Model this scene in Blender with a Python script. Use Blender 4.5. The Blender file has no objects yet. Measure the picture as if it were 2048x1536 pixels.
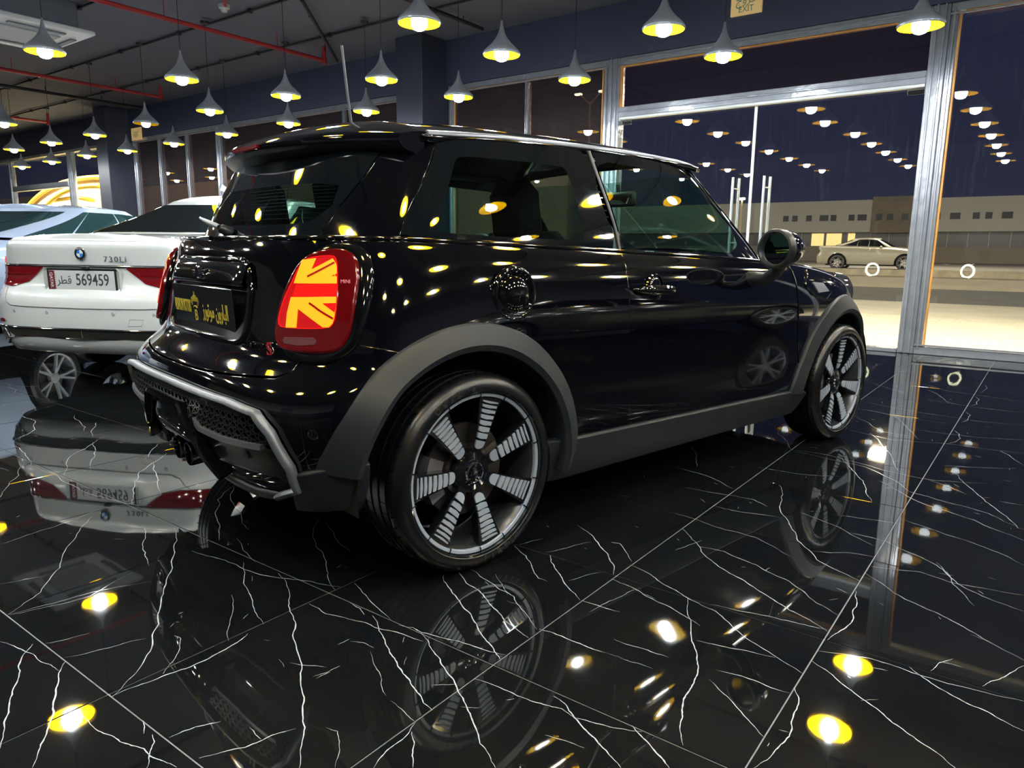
import bpy, bmesh, math, random
import numpy as np
from mathutils import Vector, Matrix
random.seed(7); rng = np.random.default_rng(11)
SC = bpy.context.scene; COL = SC.collection
PI = math.pi
# ======================= camera, world, exposure =======================
YAW, PITCH, ROLL, CAMH, FPX = -0.63847, 0.18262, 0.01111, 0.98335, 1444.98672
fw = Vector((math.sin(YAW) * math.cos(PITCH), math.cos(YAW) * math.cos(PITCH), -math.sin(PITCH)))
r0 = Vector((math.cos(YAW), -math.sin(YAW), 0)); u0 = r0.cross(fw)
rt = r0 * math.cos(ROLL) + u0 * math.sin(ROLL); up = -r0 * math.sin(ROLL) + u0 * math.cos(ROLL)
cam = bpy.data.objects.new('camera', bpy.data.cameras.new('camera')); COL.objects.link(cam)
cam.matrix_world = Matrix(((rt.x, up.x, -fw.x, 0), (rt.y, up.y, -fw.y, 0), (rt.z, up.z, -fw.z, CAMH), (0, 0, 0, 1)))
cam.data.sensor_width = 36; cam.data.lens = FPX / 2048 * 36; cam.data.clip_start = .02; cam.data.clip_end = 400
SC.camera = cam
SC.view_settings.view_transform = 'Standard'; SC.view_settings.look = 'None'
SC.view_settings.gamma = 1; SC.view_settings.use_curve_mapping = False
SC.view_settings.exposure = 0.42
SC.cycles.max_bounces = 12; SC.cycles.transparent_max_bounces = 24; SC.cycles.glossy_bounces = 6
SC.cycles.sample_clamp_indirect = 6; SC.cycles.caustics_reflective = False; SC.cycles.caustics_refractive = False
world = bpy.data.worlds.new('world'); SC.world = world; world.use_nodes = True
world.node_tree.nodes['Background'].inputs[0].default_value = (.012, .014, .035, 1)
world.node_tree.nodes['Background'].inputs[1].default_value = 1.0
BULB_E = 220.0
def area(name, loc, rot, size, size_y, energy, color=(1, 1, 1)):
    l = bpy.data.lights.new(name, 'AREA'); l.shape = 'RECTANGLE'; l.size = size; l.size_y = size_y
    l.energy = energy; l.color = color
    o = bpy.data.objects.new(name, l); COL.objects.link(o); o.location = loc; o.rotation_euler = rot
    return o
# warm floodlights on the outside of the facade, lighting the paved forecourt
for i in range(5):
    area('facade_floodlight', (-26 + i * 7.2, 8.75, 4.4), (math.radians(38), 0, 0), .5, .25, 1300, (1, .86, .62))
for x, y in ((-40, 24), (-24, 36), (-6, 40), (10, 36)):
    area('street_light', (x, y, 9), (0, 0, 0), 1.2, 1.2, 2000, (1, .84, .6))
# ======================= materials =======================
MATS = {}
def mat(name, col=(.5, .5, .5), rough=.5, metal=0, coat=0, coat_rough=.03, spec=.5, emis=None, estr=0, noise=0, nscale=20, bump=0, bscale=60, rvar=0, ior=None, bdist=.002):
    if name in MATS: return MATS[name]
    m = bpy.data.materials.new(name); m.use_nodes = True; nt = m.node_tree; b = nt.nodes['Principled BSDF']
    b.inputs['Roughness'].default_value = rough; b.inputs['Metallic'].default_value = metal
    b.inputs['Coat Weight'].default_value = coat; b.inputs['Coat Roughness'].default_value = coat_rough
    b.inputs['Specular IOR Level'].default_value = spec
    if ior: b.inputs['IOR'].default_value = ior
    b.inputs['Base Color'].default_value = (*col, 1)
    if emis: b.inputs['Emission Color'].default_value = (*emis, 1); b.inputs['Emission Strength'].default_value = estr
    if noise or bump or rvar:
        tc = nt.nodes.new('ShaderNodeTexCoord')
        if noise or rvar:
            n = nt.nodes.new('ShaderNodeTexNoise'); n.inputs['Scale'].default_value = nscale; n.inputs['Detail'].default_value = 6
            nt.links.new(tc.outputs['Object'], n.inputs['Vector'])
        if noise:
            mx = nt.nodes.new('ShaderNodeMix'); mx.data_type = 'RGBA'
            mx.inputs[6].default_value = (*[c * (1 - noise) for c in col], 1); mx.inputs[7].default_value = (*[min(1, c * (1 + noise)) for c in col], 1)
            nt.links.new(n.outputs[0], mx.inputs[0]); nt.links.new(mx.outputs[2], b.inputs['Base Color'])
        if rvar:
            mr = nt.nodes.new('ShaderNodeMapRange'); mr.inputs[3].default_value = max(0, rough - rvar); mr.inputs[4].default_value = rough + rvar
            nt.links.new(n.outputs[0], mr.inputs[0]); nt.links.new(mr.outputs[0], b.inputs['Roughness'])
        if bump:
            n2 = nt.nodes.new('ShaderNodeTexNoise'); n2.inputs['Scale'].default_value = bscale; n2.inputs['Detail'].default_value = 3
            bp = nt.nodes.new('ShaderNodeBump'); bp.inputs['Strength'].default_value = bump; bp.inputs['Distance'].default_value = bdist
            nt.links.new(tc.outputs['Object'], n2.inputs['Vector']); nt.links.new(n2.outputs[0], bp.inputs['Height']); nt.links.new(bp.outputs[0], b.inputs['Normal'])
    MATS[name] = m
    return m
def glass(name, tint=(1, 1, 1), ior=1.5, rough=0.0, gloss=1.0, dirt=0, dmin=None, dcol=(.5, .42, .36)):
    if name in MATS: return MATS[name]
    m = bpy.data.materials.new(name); m.use_nodes = True; nt = m.node_tree; nt.nodes.clear()
    out = nt.nodes.new('ShaderNodeOutputMaterial'); tr = nt.nodes.new('ShaderNodeBsdfTransparent'); tr.inputs[0].default_value = (*tint, 1)
    gl = nt.nodes.new('ShaderNodeBsdfGlossy'); gl.inputs['Roughness'].default_value = rough
    fr = nt.nodes.new('ShaderNodeFresnel'); fr.inputs[0].default_value = ior
    mu = nt.nodes.new('ShaderNodeMath'); mu.operation = 'MULTIPLY'; mu.use_clamp = True; mu.inputs[1].default_value = gloss
    mx = nt.nodes.new('ShaderNodeMixShader')
    ge = nt.nodes.new('ShaderNodeNewGeometry'); m1 = nt.nodes.new('ShaderNodeMath'); m1.operation = 'MULTIPLY_ADD'; m1.inputs[1].default_value = -2; m1.inputs[2].default_value = 1
    pw = nt.nodes.new('ShaderNodeMath'); pw.operation = 'POWER'; pw.inputs[0].default_value = ior       # same index from both sides of a thin pane
    nt.links.new(ge.outputs['Backfacing'], m1.inputs[0]); nt.links.new(m1.outputs[0], pw.inputs[1]); nt.links.new(pw.outputs[0], fr.inputs[0])
    nt.links.new(fr.outputs[0], mu.inputs[0]); nt.links.new(mu.outputs[0], mx.inputs[0]); nt.links.new(tr.outputs[0], mx.inputs[1]); nt.links.new(gl.outputs[0], mx.inputs[2])
    last = mx
    if dirt:                      # thin streaks of dried cleaning water
        tc = nt.nodes.new('ShaderNodeTexCoord'); mp = nt.nodes.new('ShaderNodeMapping'); mp.inputs['Scale'].default_value = (9, 9, .7)
        n = nt.nodes.new('ShaderNodeTexNoise'); n.inputs['Scale'].default_value = 2.5; n.inputs['Detail'].default_value = 9; n.inputs['Roughness'].default_value = .7
        rp = nt.nodes.new('ShaderNodeMapRange'); rp.inputs[1].default_value = .55; rp.inputs[2].default_value = .85; rp.inputs[3].default_value = dirt * .15 if dmin is None else dmin; rp.inputs[4].default_value = dirt
        df = nt.nodes.new('ShaderNodeBsdfDiffuse'); df.inputs[0].default_value = (*dcol, 1)
        m2 = nt.nodes.new('ShaderNodeMixShader')
        nt.links.new(tc.outputs['Object'], mp.inputs[0]); nt.links.new(mp.outputs[0], n.inputs['Vector']); nt.links.new(n.outputs[0], rp.inputs[0]); nt.links.new(rp.outputs[0], m2.inputs[0])
        nt.links.new(mx.outputs[0], m2.inputs[1]); nt.links.new(df.outputs[0], m2.inputs[2]); last = m2
    nt.links.new(last.outputs[0], out.inputs[0]); MATS[name] = m
    return m
paint = mat('black_paint', (.0018, .0019, .0030), .05, coat=1, coat_rough=.006, spec=.5)
piano = mat('piano_black', (.003, .003, .003), .06, coat=1, coat_rough=.01)
clad = mat('grey_cladding', (.013, .016, .020), .50, noise=.10, nscale=6, bump=.08, bscale=900, spec=.40)
darkpl = mat('dark_plastic', (.012, .013, .015), .38, noise=.1)
silver = mat('silver_trim', (.32, .33, .34), .33, metal=.55, noise=.05)
chrome = mat('chrome', (.75, .76, .78), .06, metal=1)
rubber = mat('tyre_rubber', (.005, .005, .0055), .30, noise=.2, nscale=30, bump=.05, bscale=200)
wheelblk = mat('wheel_gloss_black', (.006, .006, .007), .10, coat=1, coat_rough=.02)
machined = mat('machined_alloy', (.50, .52, .54), .34, metal=.25, bump=.04, bscale=500)
discm = mat('brake_disc', (.16, .13, .11), .35, metal=.8, noise=.3, nscale=40)
caliper = mat('brake_caliper', (.13, .12, .12), .5, noise=.2)
liner = mat('wheel_well', (.004, .004, .004), .9, noise=.2)
shadem = mat('lamp_shade_grey', (.30, .31, .33), .30, metal=.35, noise=.06)
goldm = mat('lamp_inner_gold', (.80, .46, .0), .6, noise=.03, spec=.04)
cordm = mat('black_cord', (.01, .01, .012), .5, noise=.1)
frame_m = mat('aluminium_frame', (.50, .52, .56), .18, metal=.6, noise=.25, nscale=9, bump=.35, bscale=14, bdist=.01)
wallm = mat('navy_wall', (.050, .053, .095), .55, noise=.08, nscale=3)
ceilm = mat('ceiling_grey', (.185, .185, .215), .8, noise=.05, nscale=2, bump=.1, bscale=120)
greyw = mat('grey_wall', (.05, .052, .075), .7, noise=.04, nscale=3)
whitep = mat('white_paint', (.74, .75, .70), .25, coat=1, coat_rough=.02, noise=.01)
bluep = mat('silver_blue_paint', (.36, .44, .58), .3, metal=.15, coat=1, coat_rough=.03, noise=.02)
blackgl = glass('dark_glass', (.16, .24, .22), 1.52, gloss=1.2)
darkgl = mat('black_glass_band', (.004, .005, .006), .04, coat=1, coat_rough=.01)
leather = mat('black_upholstery', (.012, .011, .012), .6, noise=.2, nscale=40)
redlens = mat('red_lens', (.085, .001, .002), .10, coat=1, coat_rough=.01, emis=(1, .01, .012), estr=.03)
redglow = mat('red_lens_lit', (.5, .004, .004), .15, coat=1, emis=(1, .012, .008), estr=.62)
orange = mat('lit_lamp_orange', (.8, .2, .02), .2, coat=1, emis=(1, .24, .004), estr=1.5)
plain_white = mat('white_plastic', (.7, .7, .68), .4, noise=.03)
# ======================= object helpers =======================
def tag(o, label=None, cat=None, group=None, kind=None):
    if label: o['label'] = label
    if cat: o['category'] = cat
    if group: o['group'] = group
    if kind: o['kind'] = kind
    return o
def empty(name, loc=(0, 0, 0), rz=0):
    o = bpy.data.objects.new(name, None); COL.objects.link(o); o.location = loc; o.rotation_euler = (0, 0, rz); o.empty_display_size = .1
    return o
def mesh(name, V, F, m, parent=None, N=None, smooth=False, loc=None, rot=None):
    me = bpy.data.meshes.new(name); me.from_pydata([tuple(map(float, v)) for v in V], [], [tuple(int(i) for i in f) for f in F]); me.update()
    for mm in (m if isinstance(m, (list, tuple)) else [m]): me.materials.append(mm)
    if smooth or N is not None: me.polygons.foreach_set('use_smooth', [True] * len(me.polygons))
    if N is not None and len(me.vertices) == len(N): me.normals_split_custom_set_from_vertices([tuple(map(float, n)) for n in N])
    o = bpy.data.objects.new(name, me); COL.objects.link(o)
    if parent: o.parent = parent
    if loc is not None: o.location = loc
    if rot is not None: o.rotation_euler = rot
    return o
class MB:
    """collects shapes for one mesh"""
    def __init__(s): s.V = []; s.F = []
    def add(s, V, F, M=None):
        k = len(s.V); V = [Vector(v) for v in V]
        if M is not None: V = [M @ v for v in V]
        s.V += [tuple(v) for v in V]; s.F += [tuple(i + k for i in f) for f in F]; return s
    def box(s, c, d, M=None, bev=0):
        x, y, z = [q / 2 for q in d]; e = bev
        if e <= 0:
            V = [(sx * x, sy * y, sz * z) for sx in (-1, 1) for sy in (-1, 1) for sz in (-1, 1)]
            F = [(0, 1, 3, 2), (4, 6, 7, 5), (0, 4, 5, 1), (2, 3, 7, 6), (0, 2, 6, 4), (1, 5, 7, 3)]
        else:
            V = []; F = []
            for sx in (-1, 1):
                for sy in (-1, 1):
                    for sz in (-1, 1):
                        V += [(sx * x, sy * (y - e), sz * (z - e)), (sx * (x - e), sy * y, sz * (z - e)), (sx * (x - e), sy * (y - e), sz * z)]
            def id(a, b, c_, k): return ((a * 2 + b) * 2 + c_) * 3 + k
            F = [(id(0, 0, 0, 0), id(0, 0, 1, 0), id(0, 1, 1, 0), id(0, 1, 0, 0)), (id(1, 0, 0, 0), id(1, 1, 0, 0), id(1, 1, 1, 0), id(1, 0, 1, 0)),
                 (id(0, 0, 0, 1), id(1, 0, 0, 1), id(1, 0, 1, 1), id(0, 0, 1, 1)), (id(0, 1, 0, 1), id(0, 1, 1, 1), id(1, 1, 1, 1), id(1, 1, 0, 1)),
                 (id(0, 0, 0, 2), id(0, 1, 0, 2), id(1, 1, 0, 2), id(1, 0, 0, 2)), (id(0, 0, 1, 2), id(1, 0, 1, 2), id(1, 1, 1, 2), id(0, 1, 1, 2))]
            for a in (0, 1):
                for b in (0, 1):
                    F += [(id(a, b, 0, 0), id(a, b, 0, 1), id(a, b, 1, 1), id(a, b, 1, 0)), (id(a, 0, b, 0), id(a, 0, b, 2), id(a, 1, b, 2), id(a, 1, b, 0)), (id(0, a, b, 1), id(0, a, b, 2), id(1, a, b, 2), id(1, a, b, 1))]
                    for c_ in (0, 1): F.append((id(a, b, c_, 0), id(a, b, c_, 1), id(a, b, c_, 2)))
        V = [Vector(v) for v in V]
        T = Matrix.Translation(Vector(c)); T = T @ M if M is not None else T
        return s.add(V, F, T)
    def prism(s, poly, h, M=None):
        """2D polygon (xy) extruded along z from 0 to h"""
        n = len(poly); V = [(x, y, 0) for x, y in poly] + [(x, y, h) for x, y in poly]
        return s.add(V, [tuple(range(n))[::-1], tuple(range(n, 2 * n))] + [(i, (i + 1) % n, n + (i + 1) % n, n + i) for i in range(n)], M)
    def tube(s, pts, r, n=8, closed=False, M=None, caps=True):
        P = [Vector(p) for p in pts]; k = len(P); R = r if hasattr(r, '__len__') else [r] * k; V = []; F = []
        ref = None
        for i in range(k):
            t = (P[(i + 1) % k] - P[i - 1]) if closed else (P[min(i + 1, k - 1)] - P[max(i - 1, 0)])
            t.normalize()
            if ref is None: ref = t.orthogonal().normalized()
            ref = (ref - t * ref.dot(t)).normalized(); b = t.cross(ref)
            V += [P[i] + (ref * math.cos(2 * PI * j / n) + b * math.sin(2 * PI * j / n)) * R[i] for j in range(n)]
        for i in range(k if closed else k - 1):
            a, c = i * n, ((i + 1) % k) * n
            F += [(a + j, a + (j + 1) % n, c + (j + 1) % n, c + j) for j in range(n)]
        if caps and not closed: F += [tuple(range(n))[::-1], tuple(range((k - 1) * n, k * n))]
        return s.add(V, F, M)
    def lathe(s, prof, n=32, M=None, a0=0, a1=2 * PI):
        """profile (r, z) revolved about z"""
        full = abs(a1 - a0 - 2 * PI) < 1e-6; k = n if full else n + 1; V = []; F = []
        for i in range(k):
            a = a0 + (a1 - a0) * i / n
            V += [(r * math.cos(a), r * math.sin(a), z) for r, z in prof]
        m = len(prof)
        for i in range(n):
            p, q = i * m, ((i + 1) % k) * m
            F += [(p + j, q + j, q + j + 1, p + j + 1) for j in range(m - 1)]
        return s.add(V, F, M)
    def build(s, name, m, parent=None, smooth=False, loc=None, rot=None, angle=None):
        o = mesh(name, s.V, s.F, m, parent, None, smooth, loc, rot)
        if angle is not None:
            o.data.polygons.foreach_set('use_smooth', [True] * len(o.data.polygons)); o.data.set_sharp_from_angle(angle=math.radians(angle))
        return o
def RX(a): return Matrix.Rotation(a, 4, 'X')
def RY(a): return Matrix.Rotation(a, 4, 'Y')
def RZ(a): return Matrix.Rotation(a, 4, 'Z')
def T(*p): return Matrix.Translation(Vector(p))
def text(name, body, size, m, M, parent=None, extrude=.001, ax='CENTER', sx=1, bold=0, spacing=1):
    """flat lettering converted to a mesh; M places it (text lies in local xy)"""
    c = bpy.data.curves.new(name, 'FONT'); c.body = body; c.size = size; c.extrude = extrude; c.align_x = ax; c.align_y = 'CENTER'; c.resolution_u = 4
    c.offset = bold; c.space_character = spacing
    t = bpy.data.objects.new(name, c); COL.objects.link(t); bpy.context.view_layer.update()
    me = bpy.data.meshes.new_from_object(t.evaluated_get(bpy.context.evaluated_depsgraph_get())); bpy.data.objects.remove(t)
    me.transform(M @ Matrix.Diagonal((sx, 1, 1, 1))); me.materials.clear(); me.materials.append(m)
    o = bpy.data.objects.new(name, me); COL.objects.link(o)
    if parent: o.parent = parent
    return o
def frame_at(p, x, y):
    x = Vector(x).normalized(); y = Vector(y); y = (y - x * y.dot(x)).normalized(); z = x.cross(y)
    return Matrix(((x.x, y.x, z.x, p[0]), (x.y, y.y, z.y, p[1]), (x.z, y.z, z.z, p[2]), (0, 0, 0, 1)))
# ======================= panels cut from a surface =======================
def smooth_poly(P, k=2, closed=True):
    P = np.array(P, float)
    for _ in range(k):                                  # Chaikin
        Q = np.roll(P, -1, 0) if closed else P[1:]
        A = P if closed else P[:-1]
        N_ = np.empty((2 * len(A), P.shape[1])); N_[0::2] = A * .75 + Q * .25; N_[1::2] = A * .25 + Q * .75
        P = N_ if closed else np.vstack([P[:1], N_, P[-1:]])
    return P
def rounded(pts, r, n=4):
    """corner-rounded polygon; r one radius or one per corner"""
    P = [np.array(p, float) for p in pts]; out = []; k = len(P); R = r if hasattr(r, '__len__') else [r] * k
    for i in range(k):
        a, p, c = P[i - 1], P[i], P[(i + 1) % k]; da = a - p; dc = c - p; la, lc = np.linalg.norm(da), np.linalg.norm(dc)
        q = min(R[i], la * .45, lc * .45)
        if q <= 0: out.append(p); continue
        s_, e = p + da / la * q, p + dc / lc * q
        for j in range(n + 1):
            t = j / n; out.append((1 - t) ** 2 * s_ + 2 * t * (1 - t) * p + t * t * e)
    return np.array(out)
def densify(P, step, closed=True):
    P = np.array(P, float); out = []; n = len(P)
    for i in range(n if closed else n - 1):
        a, b = P[i], P[(i + 1) % n]; k = max(1, int(math.ceil(np.linalg.norm(b - a) / step)))
        out += [a + (b - a) * j / k for j in range(k)]
    if not closed: out.append(P[-1])
    return np.array(out)
def area2(P): return .5 * float(np.sum(P[:, 0] * np.roll(P[:, 1], -1) - np.roll(P[:, 0], -1) * P[:, 1]))
def clipcell(P, x0, x1, y0, y1):
    for ax, s_, lim in ((0, 1, x0), (0, -1, x1), (1, 1, y0), (1, -1, y1)):
        if not P: return P
        out = []; n = len(P)
        for i in range(n):
            a, b = P[i - 1], P[i]; da = s_ * (a[ax] - lim); db = s_ * (b[ax] - lim)
            if (da >= 0) != (db >= 0):
                t = da / (da - db); q = [a[0] + (b[0] - a[0]) * t, a[1] + (b[1] - a[1]) * t]; q[ax] = lim; out.append(tuple(q))
            if db >= 0: out.append(b)
        P = out
    return P
def shrink(surf, poly, g, mirror=False):
    """move a uv polygon inwards by g metres"""
    if g == 0: return poly
    P3 = surf(poly[:, 0], poly[:, 1]); N3 = surf.normal(poly[:, 0], poly[:, 1]); T3 = np.roll(P3, -1, 0) - np.roll(P3, 1, 0)
    I = np.cross(N3, T3); I /= np.linalg.norm(I, axis=1)[:, None] + 1e-9
    a, b = surf.jac(poly[:, 0], poly[:, 1]); out = []
    for i in range(len(poly)):
        J = np.stack([a[i], b[i]], 1); d = np.linalg.lstsq(J, I[i] * g, rcond=None)[0]; out.append(poly[i] + np.clip(d, -.05, .05))
    return np.clip(np.array(out), 0, 1)
def panel(name, surf, poly, m, parent, inset=.0022, off=0.0, depth=.012, du=.02, dv=.02, mirror=False, round_=.0022, sym=False):
    """a sheet following surf inside the uv polygon, with a rounded edge turned inwards"""
    poly = np.array(poly, float)
    if area2(poly) < 0: poly = poly[::-1]
    q0 = poly[:, 0] < .0012
    poly = shrink(surf, poly, inset)
    if sym: poly[q0, 0] = 0
    lo, hi = poly.min(0), poly.max(0)
    nu = max(1, int(math.ceil((hi[0] - lo[0]) / du))); nv = max(1, int(math.ceil((hi[1] - lo[1]) / dv)))
    us = np.linspace(lo[0] - 1e-6, hi[0] + 1e-6, nu + 1); vs = np.linspace(lo[1] - 1e-6, hi[1] + 1e-6, nv + 1)
    PL = [tuple(p) for p in poly]; Q = np.roll(poly, -1, 0)
    key = {}; UV = []; F = []
    def vid(p):
        k = (round(p[0] * 1e6), round(p[1] * 1e6))
        if k not in key: key[k] = len(UV); UV.append(p)
        return key[k]
    cu, cv = (us[:-1] + us[1:]) / 2, (vs[:-1] + vs[1:]) / 2
    gx, gy = np.meshgrid(cu, cv, indexing='ij'); ins = np.zeros(gx.shape, bool)
    for (x0, y0), (x1, y1) in zip(poly, Q):
        c = ((y0 > gy) != (y1 > gy)); ins ^= c & (gx < (x1 - x0) * (gy - y0) / ((y1 - y0) if y1 != y0 else 1e-12) + x0)
    mn, mx = np.minimum(poly, Q), np.maximum(poly, Q)
    for i in range(nu):
        ci = (mx[:, 0] >= us[i]) & (mn[:, 0] <= us[i + 1])
        for j in range(nv):
            if (ci & (mx[:, 1] >= vs[j]) & (mn[:, 1] <= vs[j + 1])).any():
                c = clipcell(PL, us[i], us[i + 1], vs[j], vs[j + 1]); f = []
                for p in c:
                    k = vid(p)
                    if not f or f[-1] != k: f.append(k)
                while len(f) > 1 and f[0] == f[-1]: f.pop()
                if len(f) >= 3 and len(set(f)) == len(f) and abs(area2(np.array([UV[q] for q in f]))) > 1e-9: F.append(tuple(f))
            elif ins[i, j]: F.append((vid((us[i], vs[j])), vid((us[i + 1], vs[j])), vid((us[i + 1], vs[j + 1])), vid((us[i], vs[j + 1]))))
    UVa = np.array(UV); Nn = surf.normal(UVa[:, 0], UVa[:, 1]); P = surf(UVa[:, 0], UVa[:, 1]) + Nn * off
    # boundary in order of the polygon
    cnt = {}
    for f in F:
        for a, b in zip(f, f[1:] + f[:1]): cnt[(a, b)] = cnt.get((a, b), 0) + 1
    bd = [(a, b) for (a, b) in cnt if (b, a) not in cnt]
    if sym:                                   # weld to its mirror image on the centre plane
        cl = np.abs(P[:, 1]) < .0035; P[cl, 1] = 0; Nn[cl, 1] = 0; bd = [(a, b) for a, b in bd if not (cl[a] and cl[b])]
    V = [*P]; NN = [*Nn]; FF = list(F)
    if depth > 0 and bd:
        out = {}
        for a, b in bd:
            t = P[b] - P[a]; o = np.cross(t, Nn[a]); l = np.linalg.norm(o)
            if l < 1e-9: continue
            for q in (a, b): out[q] = out.get(q, 0) + o / l
        idx = {}
        for q, o in out.items():
            o = o / (np.linalg.norm(o) + 1e-9); n = Nn[q]; r = round_; idx[q] = len(V)
            V += [P[q] + o * r * .7 - n * r * .3, P[q] + o * r - n * r, P[q] + o * r - n * depth]
            k = (n + o); k /= np.linalg.norm(k); NN += [k, o * .98 + n * .2, o]
        for a, b in bd:
            if a in idx and b in idx:
                i, j = idx[a], idx[b]; FF += [(b, a, i, j), (j, i, i + 1, j + 1), (j + 1, i + 1, i + 2, j + 2)]
    V = np.array(V); NN = np.array(NN)
    if sym:
        k = len(V); FF = FF + [tuple(i + k for i in f[::-1]) for f in FF]; V = np.vstack([V, V * [1, -1, 1]]); NN = np.vstack([NN, NN * [1, -1, 1]])
    if mirror: V = V * [1, -1, 1]; NN = NN * [1, -1, 1]; FF = [f[::-1] for f in FF]
    return mesh(name, V, FF, m, parent, NN)
def rail(name, surf, uv, prof, m, parent, closed=False, off=0.0, mirror=False, angle=40, taper=None):
    """sweeps profile (across, outwards) along a path on the surface"""
    uv = np.array(uv, float); P = surf(uv[:, 0], uv[:, 1]); N = surf.normal(uv[:, 0], uv[:, 1]); n = len(P)
    if closed: Tt = np.roll(P, -1, 0) - np.roll(P, 1, 0)
    else: Tt = np.gradient(P, axis=0)
    Tt /= np.linalg.norm(Tt, axis=1)[:, None] + 1e-9; B = np.cross(N, Tt); V = []; k = len(prof)
    for i in range(n):
        s_ = 1 if taper is None else taper(i / (n - 1))
        for a, h in prof: V.append(P[i] + B[i] * a * s_ + N[i] * (h * s_ + off))
    F = []
    for i in range(n if closed else n - 1):
        a, c = i * k, ((i + 1) % n) * k
        F += [(a + j, a + (j + 1) % k, c + (j + 1) % k, c + j) for j in range(k)]
    if not closed: F += [tuple(range(k))[::-1], tuple(range((n - 1) * k, n * k))]
    V = np.array(V)
    if mirror: V = V * [1, -1, 1]; F = [f[::-1] for f in F]
    b = MB(); b.add(V, F); return b.build(name, m, parent, angle=angle)
def halfround(w, h, n=6): return [(-w / 2, -.004)] + [(-w / 2 * math.cos(PI * i / n), h * math.sin(PI * i / n)) for i in range(n + 1)] + [(w / 2, -.004)]
def uvs(surf, P3):
    return None
# ---- tensor product cubic B-spline surfaces -------------------------------------------
def _basis(n, t):
    t = np.clip(np.asarray(t, float), 0, 1 - 1e-9); k = 3; m = n - k
    kn = np.concatenate([np.zeros(k), np.linspace(0, 1, m + 1), np.ones(k)])
    i = np.minimum((t * m).astype(int), m - 1) + k          # knot span
    N = [np.ones(len(t))]
    for d in range(1, k + 1):
        new = [0] * (d + 1)
        for r in range(d):
            L = kn[i + 1 - d + r]; R = kn[i + 1 + r]; q = N[r] / (R - L)
            new[r] = new[r] + (R - t) * q; new[r + 1] = new[r + 1] + (t - L) * q
        N = new
    B = np.zeros((len(t), n)); ar = np.arange(len(t))
    for r in range(k + 1): B[ar, i - k + r] = N[r]
    return B
class Surf:
    def __init__(s, net):          # net[row v][col u][3]
        s.net = np.array(net, float); s.nv, s.nu = s.net.shape[:2]
        g = np.linspace(0, 1, 241); h = np.linspace(0, 1, 121)
        U, V = np.meshgrid(g, h); s.gu, s.gv = U.ravel(), V.ravel()
        s.gp = s(s.gu, s.gv)
    def __call__(s, u, v):
        u = np.atleast_1d(u).astype(float); v = np.atleast_1d(v).astype(float)
        Bu = _basis(s.nu, u.ravel()); Bv = _basis(s.nv, v.ravel())
        P = np.einsum('ni,nj,ijk->nk', Bv, Bu, s.net)
        return P
    def jac(s, u, v, e=1e-4):
        u = np.clip(u, e, 1 - e); v = np.clip(v, e, 1 - e)
        return (s(u + e, v) - s(u - e, v)) / (2 * e), (s(u, v + e) - s(u, v - e)) / (2 * e)
    def normal(s, u, v):
        a, b = s.jac(u, v); n = np.cross(a, b)
        return n / (np.linalg.norm(n, axis=1)[:, None] + 1e-12)
    def inv(s, pts, ax, it=12, sel=None):
        """(u,v) where the two coordinates ax of the surface equal pts"""
        pts = np.atleast_2d(np.array(pts, float)); ax = list(ax)
        g = s.gp[:, ax]; idx = np.nonzero(np.ones(len(g), bool) if sel is None else sel(s.gp))[0]
        k = [idx[np.argmin(((g[idx] - p) ** 2).sum(1))] for p in pts]
        u, v = s.gu[k].copy(), s.gv[k].copy()
        for _ in range(it):
            r = pts - s(u, v)[:, ax]; a, b = s.jac(u, v); a, b = a[:, ax], b[:, ax]
            det = a[:, 0] * b[:, 1] - a[:, 1] * b[:, 0]; det = np.where(abs(det) < 1e-6, 1e-6, det)
            du = (r[:, 0] * b[:, 1] - r[:, 1] * b[:, 0]) / det; dv = (a[:, 0] * r[:, 1] - a[:, 1] * r[:, 0]) / det
            u = np.clip(u + np.clip(du, -.03, .03), 0, 1); v = np.clip(v + np.clip(dv, -.03, .03), 0, 1)
        return np.stack([u, v], 1)
    def side(s, pts): return s.inv(pts, (0, 2), sel=lambda g: g[:, 1] < -.45)
    def rear(s, pts): return s.inv(pts, (1, 2), sel=lambda g: g[:, 0] < -.05)
ip = np.interp
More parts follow.
